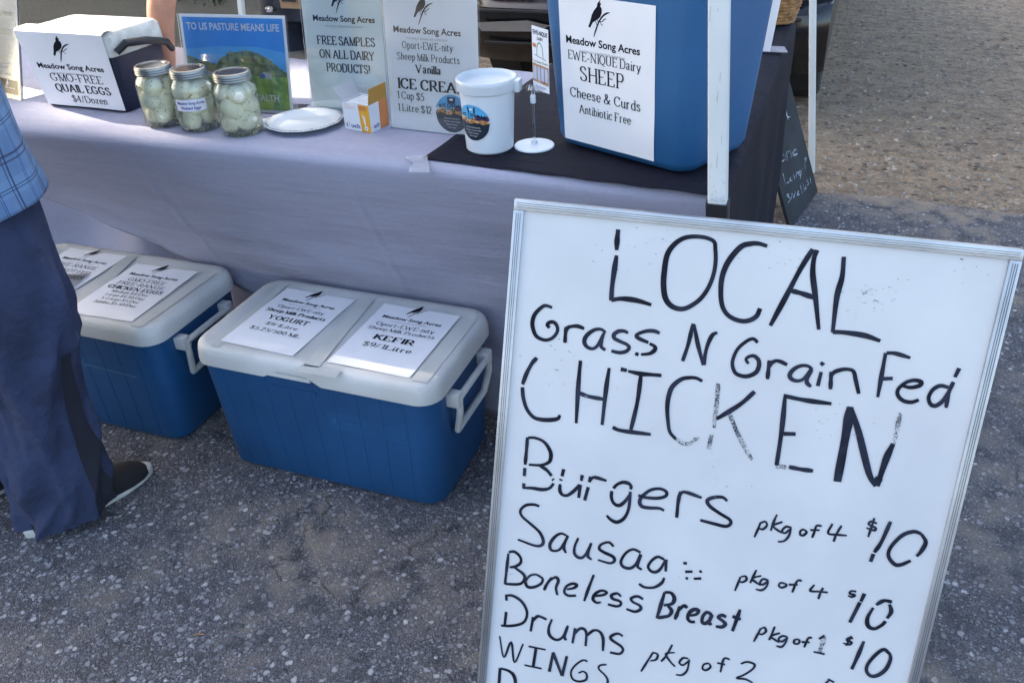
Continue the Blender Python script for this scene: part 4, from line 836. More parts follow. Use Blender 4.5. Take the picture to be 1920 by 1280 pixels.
# folded card behind the small cooler
p = gz(330, 150, T+.004); t = thing('folded_card', 'blank white folded card standing behind the small navy cooler', 'card', p)
b = MB(); b.add([(-.045, 0, 0), (.05, .01, 0), (.05, .04, .075), (-.05, .03, .085), (-.045, .075, 0), (.05, .085, 0)], [(0, 1, 2, 3), (3, 2, 5, 4)]); b.build('card', 'card_white', t, smooth=False, solid=.0008)

# ------------------------------------------------------------------ small navy cooler with the quail egg notice
p0, p1 = gz(92, 197, T+.004), gz(240, 211, T+.004); ang = math.atan2(p1.y-p0.y, p1.x-p0.x)
t = thing('small_cooler', 'small navy cooler with a scuffed white lid and quail egg notice', 'cooler', p0.lerp(p1, .5), ang)
Lq = (p1-p0).length; hb = Lq/2; dq = .15; b = MB()
b.loft([rring(hb, dq/2, .012, 0, 0, dq/2, side=4, cor=4), rring(hb+.006, dq/2+.004, .014, .01, 0, dq/2, side=4, cor=4), rring(hb+.009, dq/2+.016, .016, .137, .005, dq/2, side=4, cor=4)])
b.build('body', 'navy', t, ang=40)
b = MB(); H0 = .137
b.loft([rring(hb+0.012, dq/2+.019, .016, H0, .006, dq/2, side=4, cor=4), rring(hb+0.014, dq/2+.021, .018, H0+.004, .006, dq/2, side=4, cor=4), rring(hb+0.012, dq/2+.019, .018, H0+.046, .006, dq/2, side=4, cor=4), rring(hb+0.005, dq/2+.012, .016, H0+.054, .006, dq/2, side=4, cor=4), rring(hb-.03, dq/2-.03, .012, H0+.057, 0, dq/2, side=4, cor=4)])
lid = b.build('lid', 'old_white', t, ang=40)
pw = .212
def qf(u, v, h):                                                    # sheet folded over the front and onto the lid
    x = -hb-.003+u*(2*hb+.022)/pw*.985-.002*(1-v/.2); fy = -.0235-h if 1 else 0
    if v <= .19: s_ = v/.19; return Vector((x+.012*(1-s_)*(u/pw*2-1)*-1, -.004-.0225*s_-.002-h-.001*math.sin(u*40), .006+v))
    k = v-.19; return Vector((x, -.0275+k*.96, .1965+h+.0005+.002*min(1, k*30)-.0005))
pg = Page(pw, .235, qf, ['paper'], .012)
pg.logo(pw*.5, .096, pw*.8)
for tx, x, y, ch, wd in (('GMO-FREE', .52, .065, .019, .64), ('QUAIL EGGS', .55, .038, .0185, .68), ('$4/Dozen', .58, .012, .017, .44)): pg.text(tx, pw*x, y, ch, 'ink', wd*pw, 'serif', tx[0] == 'Q')
pg.build('paper_notice', t)
b = MB(); xs = hb+.024
b.tube([(xs+.004, -.01+.0, H0+.012), (xs+.02, .01, H0+.03), (xs+.022, .075, H0+.022), (xs+.022, .14, H0+.004), (xs+.012, .165, H0-.02)], [.008, .0095, .0095, .0095, .008], 10)
b.build('handle', 'black_plastic', t)

# ------------------------------------------------------------------ jars of pickled eggs
def jar(px, label, eggs_label, tagged=False, seed=0):
    p = gz(px[0], px[1], T+.003)+Vector((-.016, .028, 0)); R = .0475
    t = thing('egg_jar', label, 'jar', p, 0, 'jars of pickled eggs')
    b = MB(); b.lathe([(.012, .003), (R-.008, .001), (R-.002, .006), (R, .014), (R, .098), (R-.002, .104), (R-.009, .116), (R-.0105, .122), (R-.0105, .134)], 40, cap0=True); b.build('glass', 'glass', t, ang=60)
    b = MB(); r = R-.0075; pr = [(r, .119)]
    for k in range(3): pr += [(r+.0016, .1215+k*.005), (r+.0002, .1245+k*.005)]
    pr += [(r, .136), (r-.002, .1382), (r-.0055, .1382), (r-.006, .1368)]; b.lathe(pr, 40); ld = b.build('lid_ring', 'lid', t, ang=50)
    b = MB(); b.lathe([(r-.006, .137), (r-.01, .1374), (r-.011, .1366), (.002, .1368)], 40, cap1=True); b.build('lid_disc', 'lid_top', ld)
    b = MB(); rr = random.Random(seed)
    for k in range(330):
        a = rr.uniform(0, 2*PI)
        if k < 280: q = R*.93*math.sqrt(rr.random()*.5+.5); z = .004+rr.random()**2*.012
        else: q = R*.965; z = rr.uniform(.02, .11)
        s_ = rr.uniform(.0008, .002); c = Vector((q*math.cos(a), q*math.sin(a), z)); e = Vector((-math.sin(a), math.cos(a), 0)); u_ = Vector((0, 0, 1))
        b.add([c-e*s_, c-u_*s_*.6, c+e*s_, c+u_*s_*.6], [(0, 1, 2, 3)])
    o = b.build('spice', 'spice', t, smooth=False); o['kind'] = 'stuff'
    if tagged:
        am = -1.12
        pg = Page(.072, .026, lambda u, v, h: Vector(((R+.0006+h)*math.cos(am+(u-.036)/R), (R+.0006+h)*math.sin(am+(u-.036)/R), .052+v)), ['jar_label'], .004, False)
        pg.text('Meadow Song Acres', .036, .0155, .0062, 'blue_pen', .062, 'sans', True, skew=.2); pg.text('Pickled Eggs', .036, .0045, .0062, 'blue_pen', .045, 'sans', True, skew=.2); pg.build('label', t)
    k = 0
    for lay, n, z in ((0, 3, .027), (1, 3, .062), (2, 3, .095)):
        for q in range(n):
            a = seed*1.3+lay*.8+2*PI*q/n; b = MB()
            b.lathe([(.0008, -.027), (.0105, -.0245), (.0185, -.015), (.0215, -.003), (.020, .009), (.014, .020), (.007, .026), (.0008, .0275)], 20, cap0=True, cap1=True)
            o = b.build('egg', 'egg', None); o.location = p+Vector((.0228*math.cos(a), .0228*math.sin(a), z+rr.uniform(-.004, .004))); o.rotation_euler = (rr.uniform(.6, 1.6), rr.uniform(-.5, .5), rr.uniform(0, 6))
            tag(o, eggs_label, 'egg', 'eggs: '+eggs_label)
jar((309, 239), 'leftmost egg jar, unlabelled, touching the small navy cooler', 'white pickled egg inside the unlabelled jar nearest the navy cooler', seed=1)
jar((374, 247), 'middle egg jar with a handwritten white label', 'white pickled egg inside the jar with the white label', True, 2)
jar((455, 256), 'egg jar standing nearest the paper plate, without a label', 'white pickled egg inside the jar nearest the paper plate', seed=3)

# ------------------------------------------------------------------ plate, toothpick box
p = gz(578, 231, T+.003); t = thing('paper_plate', 'shallow white paper plate with a speckled fluted rim', 'plate', p+Vector((0, -.014, 0)))
b = MB(); n = 60; R = .09; rings = []
for r, z, wv in ((.6, .003, 0), (.68, .0035, 0), (.76, .010, .2), (.82, .0125, .6), (.93, .0145, 1), (1, .014, 1), (1.0, .0128, 1), (.92, .0128, 1), (.8, .0105, .5), (.72, .004, 0), (.6, .0005, 0)):
    rings.append([Vector((R*r*(1+.012*wv*math.cos(k/n*2*PI*12))*math.cos(2*PI*k/n), R*r*(1+.012*wv*math.cos(k/n*2*PI*12))*math.sin(2*PI*k/n), z)) for k in range(n)])
b.loft(rings)
for k in range(64):
    a = 2*PI*k/64+random.uniform(-.02, .02); r = R*.955*(1+.012*math.cos(a*12)); z = .0149; s_ = random.uniform(.0012, .002); l = random.uniform(.0015, .0032)
    e = Vector((-math.sin(a), math.cos(a), 0)); f = Vector((math.cos(a), math.sin(a), 0)); c = f*r+Vector((0, 0, z)); b.add([c-e*l-f*s_, c+e*l-f*s_, c+e*l+f*s_, c-e*l+f*s_], [(0, 1, 2, 3)], 1)
b.build('plate', ['plate', 'plate_mark'], t, ang=60)
A, B_, C_ = gz(648, 241, T+.003), gz(697, 250, T+.003), gz(726, 232, T+.003)
t = thing('toothpick_box', 'open white and orange cardboard box of toothpicks with raised flaps', 'box', A)
a = (B_-A); c = (C_-B_); c = c-a.normalized()*c.dot(a.normalized())*.6; a.z = c.z = 0; Zv = Vector((0, 0, 1)); hb_ = .062
la, lc = a.length, c.length; au, cu_ = a.normalized(), c.normalized()
pg = Page(la, hb_, plane_fn((0, 0, 0), au, Zv), ['card_white'], .05)
pg.poly([(la*.64, 0), (la, 0), (la, hb_*.98), (la*.6, hb_*.98)], 'card_yellow'); pg.poly([(la*.62, hb_*.78), (la*.9, hb_*.78), (la*.9, hb_*.94), (la*.62, hb_*.94)], 'card_orange')
pg.text('t', la*.1, .0065, .011, 'blue_pen', None, 'sans', True); pg.text('uch', la*.42, .006, .0105, 'blue_pen', la*.34, 'sans', True)
pg.stroke([(la*.2, .012), (la*.18, .02)], .0012, 'card_yellow'); pg.stroke([(la*.17, .008), (la*.2, .012)], .0012, 'card_grey')
for k in range(3): pg.stroke([(la*(.72+.05*k), .04-.002*k), (la*(.8+.01*k), .016)], .0011, 'white_ink', False); pg.stroke([(la*.06, hb_*(.93-.07*k)), (la*(.3+.2*(k > 0)), hb_*(.93-.07*k))], .0005, 'card_orange', False)
pg.poly([(la*.83+.0055*math.cos(k*.5), .009+.0055*math.sin(k*.5)) for k in range(12)], 'white_ink'); pg.poly([(la*.83+.002*math.cos(k), .009+.002*math.sin(k)) for k in range(6)], 'blue_pen')
pg.build('front_panel', t)
pg = Page(lc, hb_, plane_fn(a, cu_, Zv), ['card_white'], .05)
pg.poly([(lc*.5, 0), (lc, 0), (lc, hb_), (lc*.55, hb_)], 'card_orange'); pg.text('uch', lc*.3, .008, .0095, 'blue_pen', lc*.3, 'sans', True); pg.build('side_panel', t)
b = MB(); b.add([(0, 0, 0), a, a+c, c, Vector((0, 0, hb_)), a+Zv*hb_, a+c+Zv*hb_, c+Zv*hb_], [(3, 2, 6, 7), (0, 3, 7, 4), (0, 1, 2, 3)]); b.build('back_panels', 'card_white', t, smooth=False, solid=.0006)
b = MB(); q0 = Zv*hb_; d_ = (-au*.85+Zv*1.0).normalized()*.036; b.add([q0, q0+c, q0+c+d_, q0+d_], [(0, 1, 2, 3)]); b.build('flap', 'card_grey', t, smooth=False, solid=.0007)
q0 = a+Zv*hb_; d_ = (au*.12+Zv).normalized()*.036; b = MB(); b.add([q0, q0+c, q0+c*.96+d_, q0+c*.04+d_], [(0, 1, 2, 3)]); b.build('flap', 'card_back', t, smooth=False, solid=.0007)
b = MB(); rows = 7
for k in range(rows): b.box(a*.5+c*((k+.5)/rows)+Zv*(hb_*.5-.002), (la*.9, lc/rows*.72, hb_*.94), 0, Matrix.Rotation(math.atan2(au.y, au.x), 3, 'Z'))
o = b.build('toothpick_packs', 'card_white', None, smooth=False); o.location = A; tag(o, 'paper wrapped toothpicks packed inside the open orange box', 'toothpicks')

# ------------------------------------------------------------------ ice cream pail
pl = gz(920, 292, T+.006); v_ = Vector((O.x-pl.x, O.y-pl.y, 0)).normalized(); ctr = pl-v_*.05
t = thing('ice_cream_pail', 'white plastic pail with a round ice cream sticker and open rim', 'pail', ctr)
RB, RT, HP = .0495, .0565, .143
b = MB(); b.lathe([(RB-.012, .002), (RB-.004, 0), (RB, .004), (RT-.001, HP-.03), (RT, HP)], 48, cap0=True); b.build('body', 'bucket', t)
b = MB(); b.lathe([(RT+.0008, HP-.02), (RT+.0045, HP-.018), (RT+.006, HP-.003), (RT+.006, HP+.003), (RT+.0035, HP+.0055), (RT+.001, HP+.004), (RT-.001, HP-.006), (RT-.006, HP-.01), (RT-.03, HP-.011), (.002, HP-.011)], 48, cap1=True); b.build('lid', 'bucket_rim', t, ang=50)
b = MB(); a0 = math.atan2(v_.y, v_.x)+1.25; b.box(((RT+.009)*math.cos(a0), (RT+.009)*math.sin(a0), HP-.010), (.012, .026, .024), 0, Matrix.Rotation(a0, 3, 'Z')); b.build('tear_tab', 'bucket_rim', t, bevel=.003)
a0 = math.atan2(v_.y, v_.x)-.66
def pf(u, v, h):
    z = v; r = RB+(RT-RB)*min(1, z/(HP-.03))+.0004+h; q = a0+u/.053; return Vector((r*math.cos(q), r*math.sin(q), z))
pg = Page(.1, .1, pf, ['st_dark'], base=False); sticker(pg, 0, .068, .037); pg.build('sticker', t)
pg = Page(.05, .03, lambda u, v, h: Vector((.01+u, -.01+v, HP-.0105+h)), ['card_white'], base=False); pg.text('Lid', .03, .012, .006, 'ink', .02, 'serif') if 0 else pg.stroke([(.012, .014), (.02, .02), (.032, .02)], .0008, 'ink'); pg.build('mark', t)

# ------------------------------------------------------------------ clip stand
p = gz(1002, 275, T+.006); t = thing('clip_stand', 'clear clip stand on a white disc foot holding a small dairy card', 'card stand', p)
b = MB(); b.lathe([(.041, 0), (.0425, .002), (.041, .0045), (.02, .0065), (.007, .008), (.0065, .014), (.002, .015)], 40, cap0=True, cap1=True); b.build('base', 'bucket', t)
b = MB(); b.tube([(0, 0, .012), (0, 0, .098)], .0028, 8); b.build('rod', 'acrylic', t)
b = MB(); b.lathe([(.0055, .092), (.0058, .094), (.0058, .106), (.005, .108)], 16, cap0=True, cap1=True); b.build('collar', 'bucket', t)
b = MB(); b.tube([(0, 0, .106), (.002, 0, .122)], .004, 8); 
for k in range(7): b.tube([(-.012+k*.006, -.004, .116+.003*(k % 2)), (-.012+k*.006, .004, .127-.002*k*.3)], .0032, 6)
b.build('clip', 'acrylic', t)
ca = Vector((.93, -.36, -.12)).normalized(); cb = Vector((-.02, .05, 1)).normalized(); cw, chh = .042, .122
pg = Page(cw, chh, plane_fn((.0, .004, .120), ca, cb), ['paper'], .01)
pg.text('EWE-NIQUE', cw/2, .107, .0085, 'ink', .037, 'sans', True); pg.text('DAIRY', cw/2, .0975, .006, 'ink', .016, 'sans', True)
pg.stroke([(.012, .068), (.013, .085), (.019, .093), (.026, .085), (.028, .066)], .0009, 'green_print'); pg.stroke([(.006, .068), (.036, .063)], .0007, 'ink'); pg.poly([(.002, .083), (.01, .082), (.01, .089), (.002, .09)], 'card_orange')
pg.text('Try Sheep Cheese', cw/2, .054, .0045, 'green_print', .037, 'sans', True); pg.poly([(.001, .017), (cw-.001, .014), (cw-.001, .05), (.001, .052)], 'tan_print')
for k in range(4): pg.poly([(.003+k*.0095, .021), (.0105+k*.0095, .02), (.0105+k*.0095, .046), (.003+k*.0095, .047)], 'vial_print'); pg.stroke([(.0112+k*.0095, .018), (.0112+k*.0095, .049)], .0005, 'ink', False)
pg.text('Free Samples', cw/2, .006, .0045, 'blue_pen', .025, 'sans'); o = pg.build('card', None); o.location = p; o.name = 'dairy_card'
tag(o, 'small printed dairy card with coloured vials held in the clip stand', 'card')

# ------------------------------------------------------------------ big blue cooler standing on the black cloth
q0, q1 = gz(1036, 268, T+.007), gz(1284, 337, T+.007); ang = math.atan2(q1.y-q0.y, q1.x-q0.x); Wc = (q1-q0).length+.012
t = thing('tall_cooler', 'tall faded blue cooler with a sheep cheese notice on the black cloth', 'cooler', q0.lerp(q1, .5), ang)
hw_ = Wc/2; D = .235; b = MB()
def rr_(k, z, r): return rring(hw_+k, D/2+k*.8, r, z, 0, D/2, side=6, cor=6)
b.loft([rr_(-.028, .0005, .03), rr_(-.012, .006, .036), rr_(-.004, .022, .04), rr_(.006, .15, .042), rr_(.02, .36, .042)]); b.build('body', 'cooler_blue_faded', t, ang=50)
b = MB(); b.loft([rr_(.023, .362, .042), rr_(.027, .366, .045), rr_(.027, .4, .045), rr_(.02, .415, .04), rr_(-.03, .418, .02)]); b.build('lid', 'cooler_white', t, ang=50)
pw, ph = .225, .285; px0 = -hw_+.04
pg = Page(pw, ph, lambda u, v, h: Vector((px0+u, (.0032-.0625*(v-.004) if v < .132 else -.0048-.0533*(v-.132))-h-.0016-.0014*noise.noise(Vector((u*14, v*14, 5))), .018+v)), ['paper'], .012)
pg.logo(pw*.46, .196, pw*.79)
for tx, y, ch, wd in (('EWE-NIQUE Dairy', .166, .0165, .78), ('SHEEP', .128, .027, .48), ('Cheese & Curds', .092, .0185, .77), ('Antibiotic Free', .062, .0165, .57)): pg.text(tx, pw*(.475 if ch < .02 else .45), y, ch, 'ink', wd*pw, 'serif')
pg.build('paper_notice', t)

# ------------------------------------------------------------------ things at the right end
p = gy(1425, 95, .98); p.z = T+.008; p = gz(1424, 97, T+.01)
t = thing('price_card', 'plain white card standing on the black cloth beside the basket', 'card', p)
b = MB(); b.add([(-.03, 0, 0), (.028, .0, 0), (.042, .03, .17), (-.02, .03, .17)], [(0, 1, 2, 3)]); b.build('sheet', 'card_white', t, smooth=False, solid=.001)
b = MB(); b.add([(-.03, -.004, .001), (.075, -.0, .001), (.06, .06, .001), (-.03, .06, .001)], [(0, 1, 2, 3)]); b.build('sign_holder', 'clear_tape_milky', t, smooth=False, solid=.002)
p = gz(1440, 52, T+.01); t = thing('wicker_basket', 'small brown wicker basket on the black cloth', 'basket', p+Vector((.005, .09, 0)))
b = MB()
for k in range(11):
    z = .006+k*.010; r = .062+.024*k/10
    b.tube([(r*math.cos(a)*(1+.02*math.sin(a*14+PI*k)), r*math.sin(a)*(1+.02*math.sin(a*14+PI*k)), z) for a in [2*PI*q/84 for q in range(85)]], .005, 6, caps=False)
b.lathe([(.002, .002), (.062, .003)], 30, cap0=True); b.build('weave', 'wicker', t)
b = MB(); b.tube([(.089*math.cos(2*PI*q/40), .089*math.sin(2*PI*q/40), .114) for q in range(41)], .007, 8, caps=False); b.build('rim', 'wicker', t)
for k in range(14):
    pass
# chalkboard leaning on the side table
g0, g1 = gz(1482, 430, .0), gz(1533, 361, 0.); g0.z = g1.z = .004
t = thing('chalkboard', 'black chalkboard leaning on the side table, lettered with garlic prices', 'menu board', g0)
a = (g1-g0); wch = a.length; a.normalize(); top = gy(1474, 160, g1.y-.02); bb = (top-g1).normalized(); bb = (bb-a*bb.dot(a)).normalized(); n_ = a.cross(bb)
b = MB(); hch = .62
vs = [a*u+bb*v+n_*k for u in (0, wch) for v in (0, hch) for k in (-.012, 0)]; b.add(vs, [(0, 1, 3, 2), (4, 6, 7, 5), (0, 4, 5, 1), (2, 3, 7, 6), (0, 2, 6, 4), (1, 5, 7, 3)]); b.build('slate', 'slate', t, smooth=False)
pg = Page(wch, hch, lambda u, v, h: a*u+bb*v+n_*(h+.0002), ['chalk'], base=False)
def chalk2(u, v):
    d = ray(u, v); p = O+d*((g0-O).dot(n_)/d.dot(n_))-g0; return p.dot(a), p.dot(bb)
ZC = (1380, 0, 2.909)
for s in ("210,660 225,600;212,660 240,680;-235,690 248,640 262,570;-262,570 275,620 284,655;-248,632 278,628;-270,580 280,640 298,638", "245,815 225,815 210,850 218,890 238,885 242,860 228,862;262,845 250,850 250,880 268,868;-266,845 276,876;282,876 276,835 292,826;-296,815 302,862;-306,828 312,855;330,818 316,820 318,846 334,838", "-255,945 268,1005 290,992;298,968 292,985 306,984;-312,952 320,978;326,968 330,945 342,940;350,930 340,950 352,955 354,930 350,975;362,925 368,918;-372,880 378,925;372,870 382,862 378,890", "290,1060 276,1065 296,1085 284,1105;-300,1090 305,1055 314,1080 322,1045 330,1072;340,1042 334,1062 346,1060;-350,1010 360,1055;-364,1000 372,1045;392,980 382,985 396,1000 386,1012;-402,965 408,1000", "380,1010 374,1030 386,1026", "228,900 224,930"):
    for q in s.split(';'):
        P = [chalk2(ZC[0]+float(c.lstrip('-').split(',')[0])/ZC[2], ZC[1]+float(c.split(',')[1])/ZC[2]) for c in q.split()]; pg.stroke(P, .003, 'chalk', q[0] != '-')
pg.build('chalk_lettering', t)
b = MB(); c_ = a*wch*.5; b.tube([c_+bb*.55-n_*.01, Vector((c_.x-.12, c_.y, 0))], .012, 6); b.build('prop_leg', 'wood', t)

# ------------------------------------------------------------------ black vehicle backed up behind the stall
t = thing('parked_car', 'black car parked with its rear towards the stall', 'car', (.02, 2.95, 0))
b = MB(); hw_ = .92
prof = [(.27, 0.06), (.25, .02), (.33, -.06), (.45, -.1), (.54, -.1), (.575, -.06), (.585, .02), (.62, .03), (.95, .06), (1.05, .1), (1.5, .42), (1.56, .6), (1.58, 2.4), (1.5, 2.8), (1.02, 3.5), (.95, 4.3), (.6, 4.45), (.3, 4.4)]
rings = []
for x, k in ((-hw_, .7), (-hw_+.05, .95), (-hw_+.2, 1), (0, 1.0), (hw_-.2, 1), (hw_-.05, .95), (hw_, .7)):
    tz = lambda z: x*(1 if z < 1 else 1-.16*(z-1)/.5)
    rings.append([Vector((tz(z), y+(.1*(abs(x)/hw_)**4 if y < 1 else -.1*(abs(x)/hw_)**4)+(1-k)*.12*(1 if y < 1 else -1), z)) for z, y in prof])
b.loft(rings); b.build('body', 'car', t, ang=40)
b = MB(); b.box((0, -.055, .37), (1.5, .02, .012)); b.box((0, -.1, .535), (1.6, .02, .014)); b.build('bumper_trim', 'black_plastic', t, bevel=.004)
b = MB(); b.add([(-.75, -.092, .43), (-.45, -.098, .44), (-.38, -.098, .47), (-.5, -.098, .49), (-.78, -.09, .47)], [(0, 1, 2, 3, 4)]); b.build('bumper_glint', 'grey_trim', t, smooth=False, solid=.006)  # paler patch on the bumper in place of a glint
for x in (-.74, .74):
    b = MB(); b.box((x, .085, .84), (.22, .05, .13)); b.build('tail_light', 'tail_red', t, bevel=.012)
b = MB(); b.add([(-.66, .17, 1.1), (.66, .17, 1.1), (.6, .375, 1.42), (-.6, .375, 1.42)], [(0, 1, 2, 3)]); b.build('rear_window', 'car_glass', t, smooth=False, solid=.012)
for x in (-.8, .8):
    for y in (.62, 3.4):
        b = MB(); c = Vector((x, y, .33)); pr = [(.2, -.1), (.3, -.105), (.325, -.09), (.33, 0), (.325, .09), (.3, .105), (.2, .1)]
        rings = [[c+Vector((z, r*math.cos(2*PI*k/40), r*math.sin(2*PI*k/40))) for k in range(40)] for r, z in pr]; b.loft(rings, 0, True, True); wh = b.build('wheel', 'rubber', t)
        b = MB(); sgn = 1 if x > 0 else -1; rings = [[c+Vector((sgn*z, r*math.cos(2*PI*k/30), r*math.sin(2*PI*k/30))) for k in range(30)] for r, z in ((.2, .104), (.17, .09), (.06, .1), (.03, .112))]; b.loft(rings, 0, False, True); b.build('rim', 'alu', wh)
    b = MB(); b.box((x, .2, .38), (.24, .008, .14)); b.build('mud_flap', 'black_plastic', t, bevel=.003)
b = MB(); b.tube([(.55, -.02, .27), (.55, .5, .27)], .03, 14); b.build('exhaust', 'chrome', t)
b = MB(); b.box((.72, .02, .43), (.1, .12, .16)); b.build('muffler', 'alu', t, bevel=.03)
# things stood behind the table
p = gy(562, 113, 1.0); t = thing('storage_bin', 'grey lidded bin standing behind the table between two signs', 'bin', (p.x+.02, 1.12, 0))
b = MB(); zt = p.z; b.loft([rring(.15, .1, .02, 0, side=1), rring(.17, .12, .02, zt-.012, side=1)]); b.build('body', 'bin', t)
b = MB(); b.loft([rring(.178, .128, .02, zt-.012, side=1), rring(.178, .128, .02, zt, side=1), rring(.16, .11, .02, zt+.002, side=1)]); b.build('lid', 'grey_trim', t)
p = gz(60, 470, 0); t = thing('sandwich_board', 'wooden framed white board standing behind the table at the far left', 'sign', (-2.0, .98, 0), .05)
b = MB(); b.box((.165, 0, .3), (.028, .03, .6)); b.build('frame_post', 'wood', t, bevel=.003)
b = MB(); b.box((-.06, .005, .32), (.42, .008, .5)); b.build('panel', 'paper', t, smooth=False)

# ------------------------------------------------------------------ people
def skinned(name, verts, edges, rad, parent, m='skin', lv=2):
    me = bpy.data.meshes.new(name); me.from_pydata([tuple(v) for v in verts], edges, []); me.materials.append(M[m])
    o = bpy.data.objects.new(name, me); sc.collection.objects.link(o); o.parent = parent
    sk = me.skin_vertices.new(name='') if hasattr(me.skin_vertices, 'new') else None
    md = o.modifiers.new('skin', 'SKIN'); md.use_smooth_shade = True
    L = me.skin_vertices[0].data
    for i, r in enumerate(rad): L[i].radius = (r, r) if not isinstance(r, tuple) else r
    L[0].use_root = True; s_ = o.modifiers.new('sub', 'SUBSURF'); s_.levels = s_.render_levels = lv; return o
def hand(V, E, R, wrist_i, wrist, fwd, side, nrm, curl=.5):
    """palm and five fingers grown from a wrist vertex"""
    pm = wrist+fwd*.045; V.append(pm); R.append(.02); E.append((wrist_i, len(V)-1)); pi_ = len(V)-1
    for k, (off, l) in enumerate(((-.03, .068), (-.01, .078), (.01, .073), (.03, .058))):
        kn = wrist+fwd*.09+side*off; V.append(kn); R.append(.0105); E.append((pi_, len(V)-1)); p = kn; d = fwd.copy()
        for q in range(3):
            d = (d+nrm*curl*(.5+.25*q)).normalized(); p = p+d*l/3; V.append(p); R.append(.0088-.0009*q); E.append((len(V)-2, len(V)-1))
    th = wrist+fwd*.03-side*.032; V.append(th); R.append(.012); E.append((pi_, len(V)-1)); p = th; d = (fwd*.7-side*.7).normalized()
    for q in range(2): p = p+d*.03; d = (d+nrm*.3+fwd*.2).normalized(); V.append(p); R.append(.0095-.001*q); E.append((len(V)-2, len(V)-1))
def head(t, base, d):
    """head with face features on a neck at base, facing d; returns nothing"""
    s = Vector((-d.y, d.x, 0)); b = MB(); c = base+Vector((0, 0, .13)); rings = []
    for k in range(13):
        f = k/12; z = -.115+.235*f; r = .075*math.sqrt(max(.01, 1-(2*f-1)**2))**.9+.004; ln = r*1.2*(1+.1*(f > .4)); rings.append([c+s*r*math.cos(a)+d*(ln*math.sin(a)+.012*(1-f))+Vector((0, 0, z)) for a in [2*PI*q/20 for q in range(20)]])
    b.loft(rings); b.tube([c+d*.088+Vector((0, 0, .02)), c+d*.112+Vector((0, 0, -.018)), c+d*.095+Vector((0, 0, -.028))], [.008, .014, .009], 8)
    for q in (-1, 1): b.tube([c+s*q*.076+Vector((0, 0, .02)), c+s*q*.086-d*.012+Vector((0, 0, .004)), c+s*q*.076+Vector((0, 0, -.03))], [.008, .014, .008], 8)
    o = b.build('head', 'skin', t)
    b = MB()
    for q in (-1, 1): b.lathe([(.001, -.011), (.009, -.007), (.012, 0), (.009, .007), (.001, .011)], 10, c=c+s*q*.03+d*.082+Vector((0, 0, .02)))
    b.build('eye', 'hair', o)
    b = MB(); b.tube([c+d*.095+s*.025+Vector((0, 0, -.055)), c+d*.103+Vector((0, 0, -.055)), c+d*.095-s*.025+Vector((0, 0, -.055))], .004, 6); b.build('mouth', 'leather', o)
    b = MB(); rings = []
    for k in range(8):
        f = k/7; z = -.02+.15*f; r = .084*math.sqrt(max(.01, 1-(z/.135)**2)); rings.append([c+s*r*math.cos(a)+d*(r*1.2*math.sin(a)-.022+.008)+Vector((0, 0, z+.004)) for a in [2*PI*q/20 for q in range(20)]])
    b.loft(rings, 0, False, True); b.build('hair', 'hair', t)
# customer on the left ------------------------------------------------
FD = Vector((.37, .93, 0)).normalized(); FS = Vector((FD.y, -FD.x, 0))       # facing, and the body's right
rf = Vector((-.54, -.232, 0)); lf = Vector((-.85, -.335, 0))
t = thing('person', 'customer in a blue plaid shirt and blue grey trousers standing at the left', 'person')
hipc = Vector((-.675, -.19, 0))
def W3(c, side=0, fd=0, z=0): return Vector((c.x, c.y, 0))+FS*side+FD*fd+Vector((0, 0, z))
V = [W3(hipc, 0, 0, .95), W3(hipc, 0, 0, 1.1), W3(hipc, 0, .01, 1.3), W3(hipc, 0, 0, 1.46), W3(hipc, 0, .02, 1.53), W3(hipc, 0, .03, 1.62)]; R = [.14, .13, .15, .1, .055, .06]
E = [(0, 1), (1, 2), (2, 3), (3, 4), (4, 5)]
for sgn, ft in ((1, rf), (-1, lf)):
    i = len(V); V += [W3(hipc, sgn*.1, 0, .88), W3(ft, -sgn*.01, .0, .48), W3(ft, 0, -.07, .09), W3(ft, 0, .05, .045)]; R += [.09, .06, .04, .035]; E += [(0, i), (i, i+1), (i+1, i+2), (i+2, i+3)]
    i = len(V); V += [W3(hipc, sgn*.19, 0, 1.42), W3(hipc, sgn*.25, -.04, 1.16)]; R += [.055, .042]; wv = W3(hipc, sgn*.16, .12, 1.24); V.append(wv); R.append(.028); E += [(3, i), (i, i+1), (i+1, i+2)]
    dd = (wv-V[i+1]).normalized(); hand(V, E, R, i+2, wv, dd, FS*sgn, Vector((0, 0, -1)))
skinned('body', V, E, R, t); head(t, W3(hipc, 0, .02, 1.56), FD)
def ridge(x, y, z): return 1-2.4*abs(noise.noise(Vector((x, y, z))))
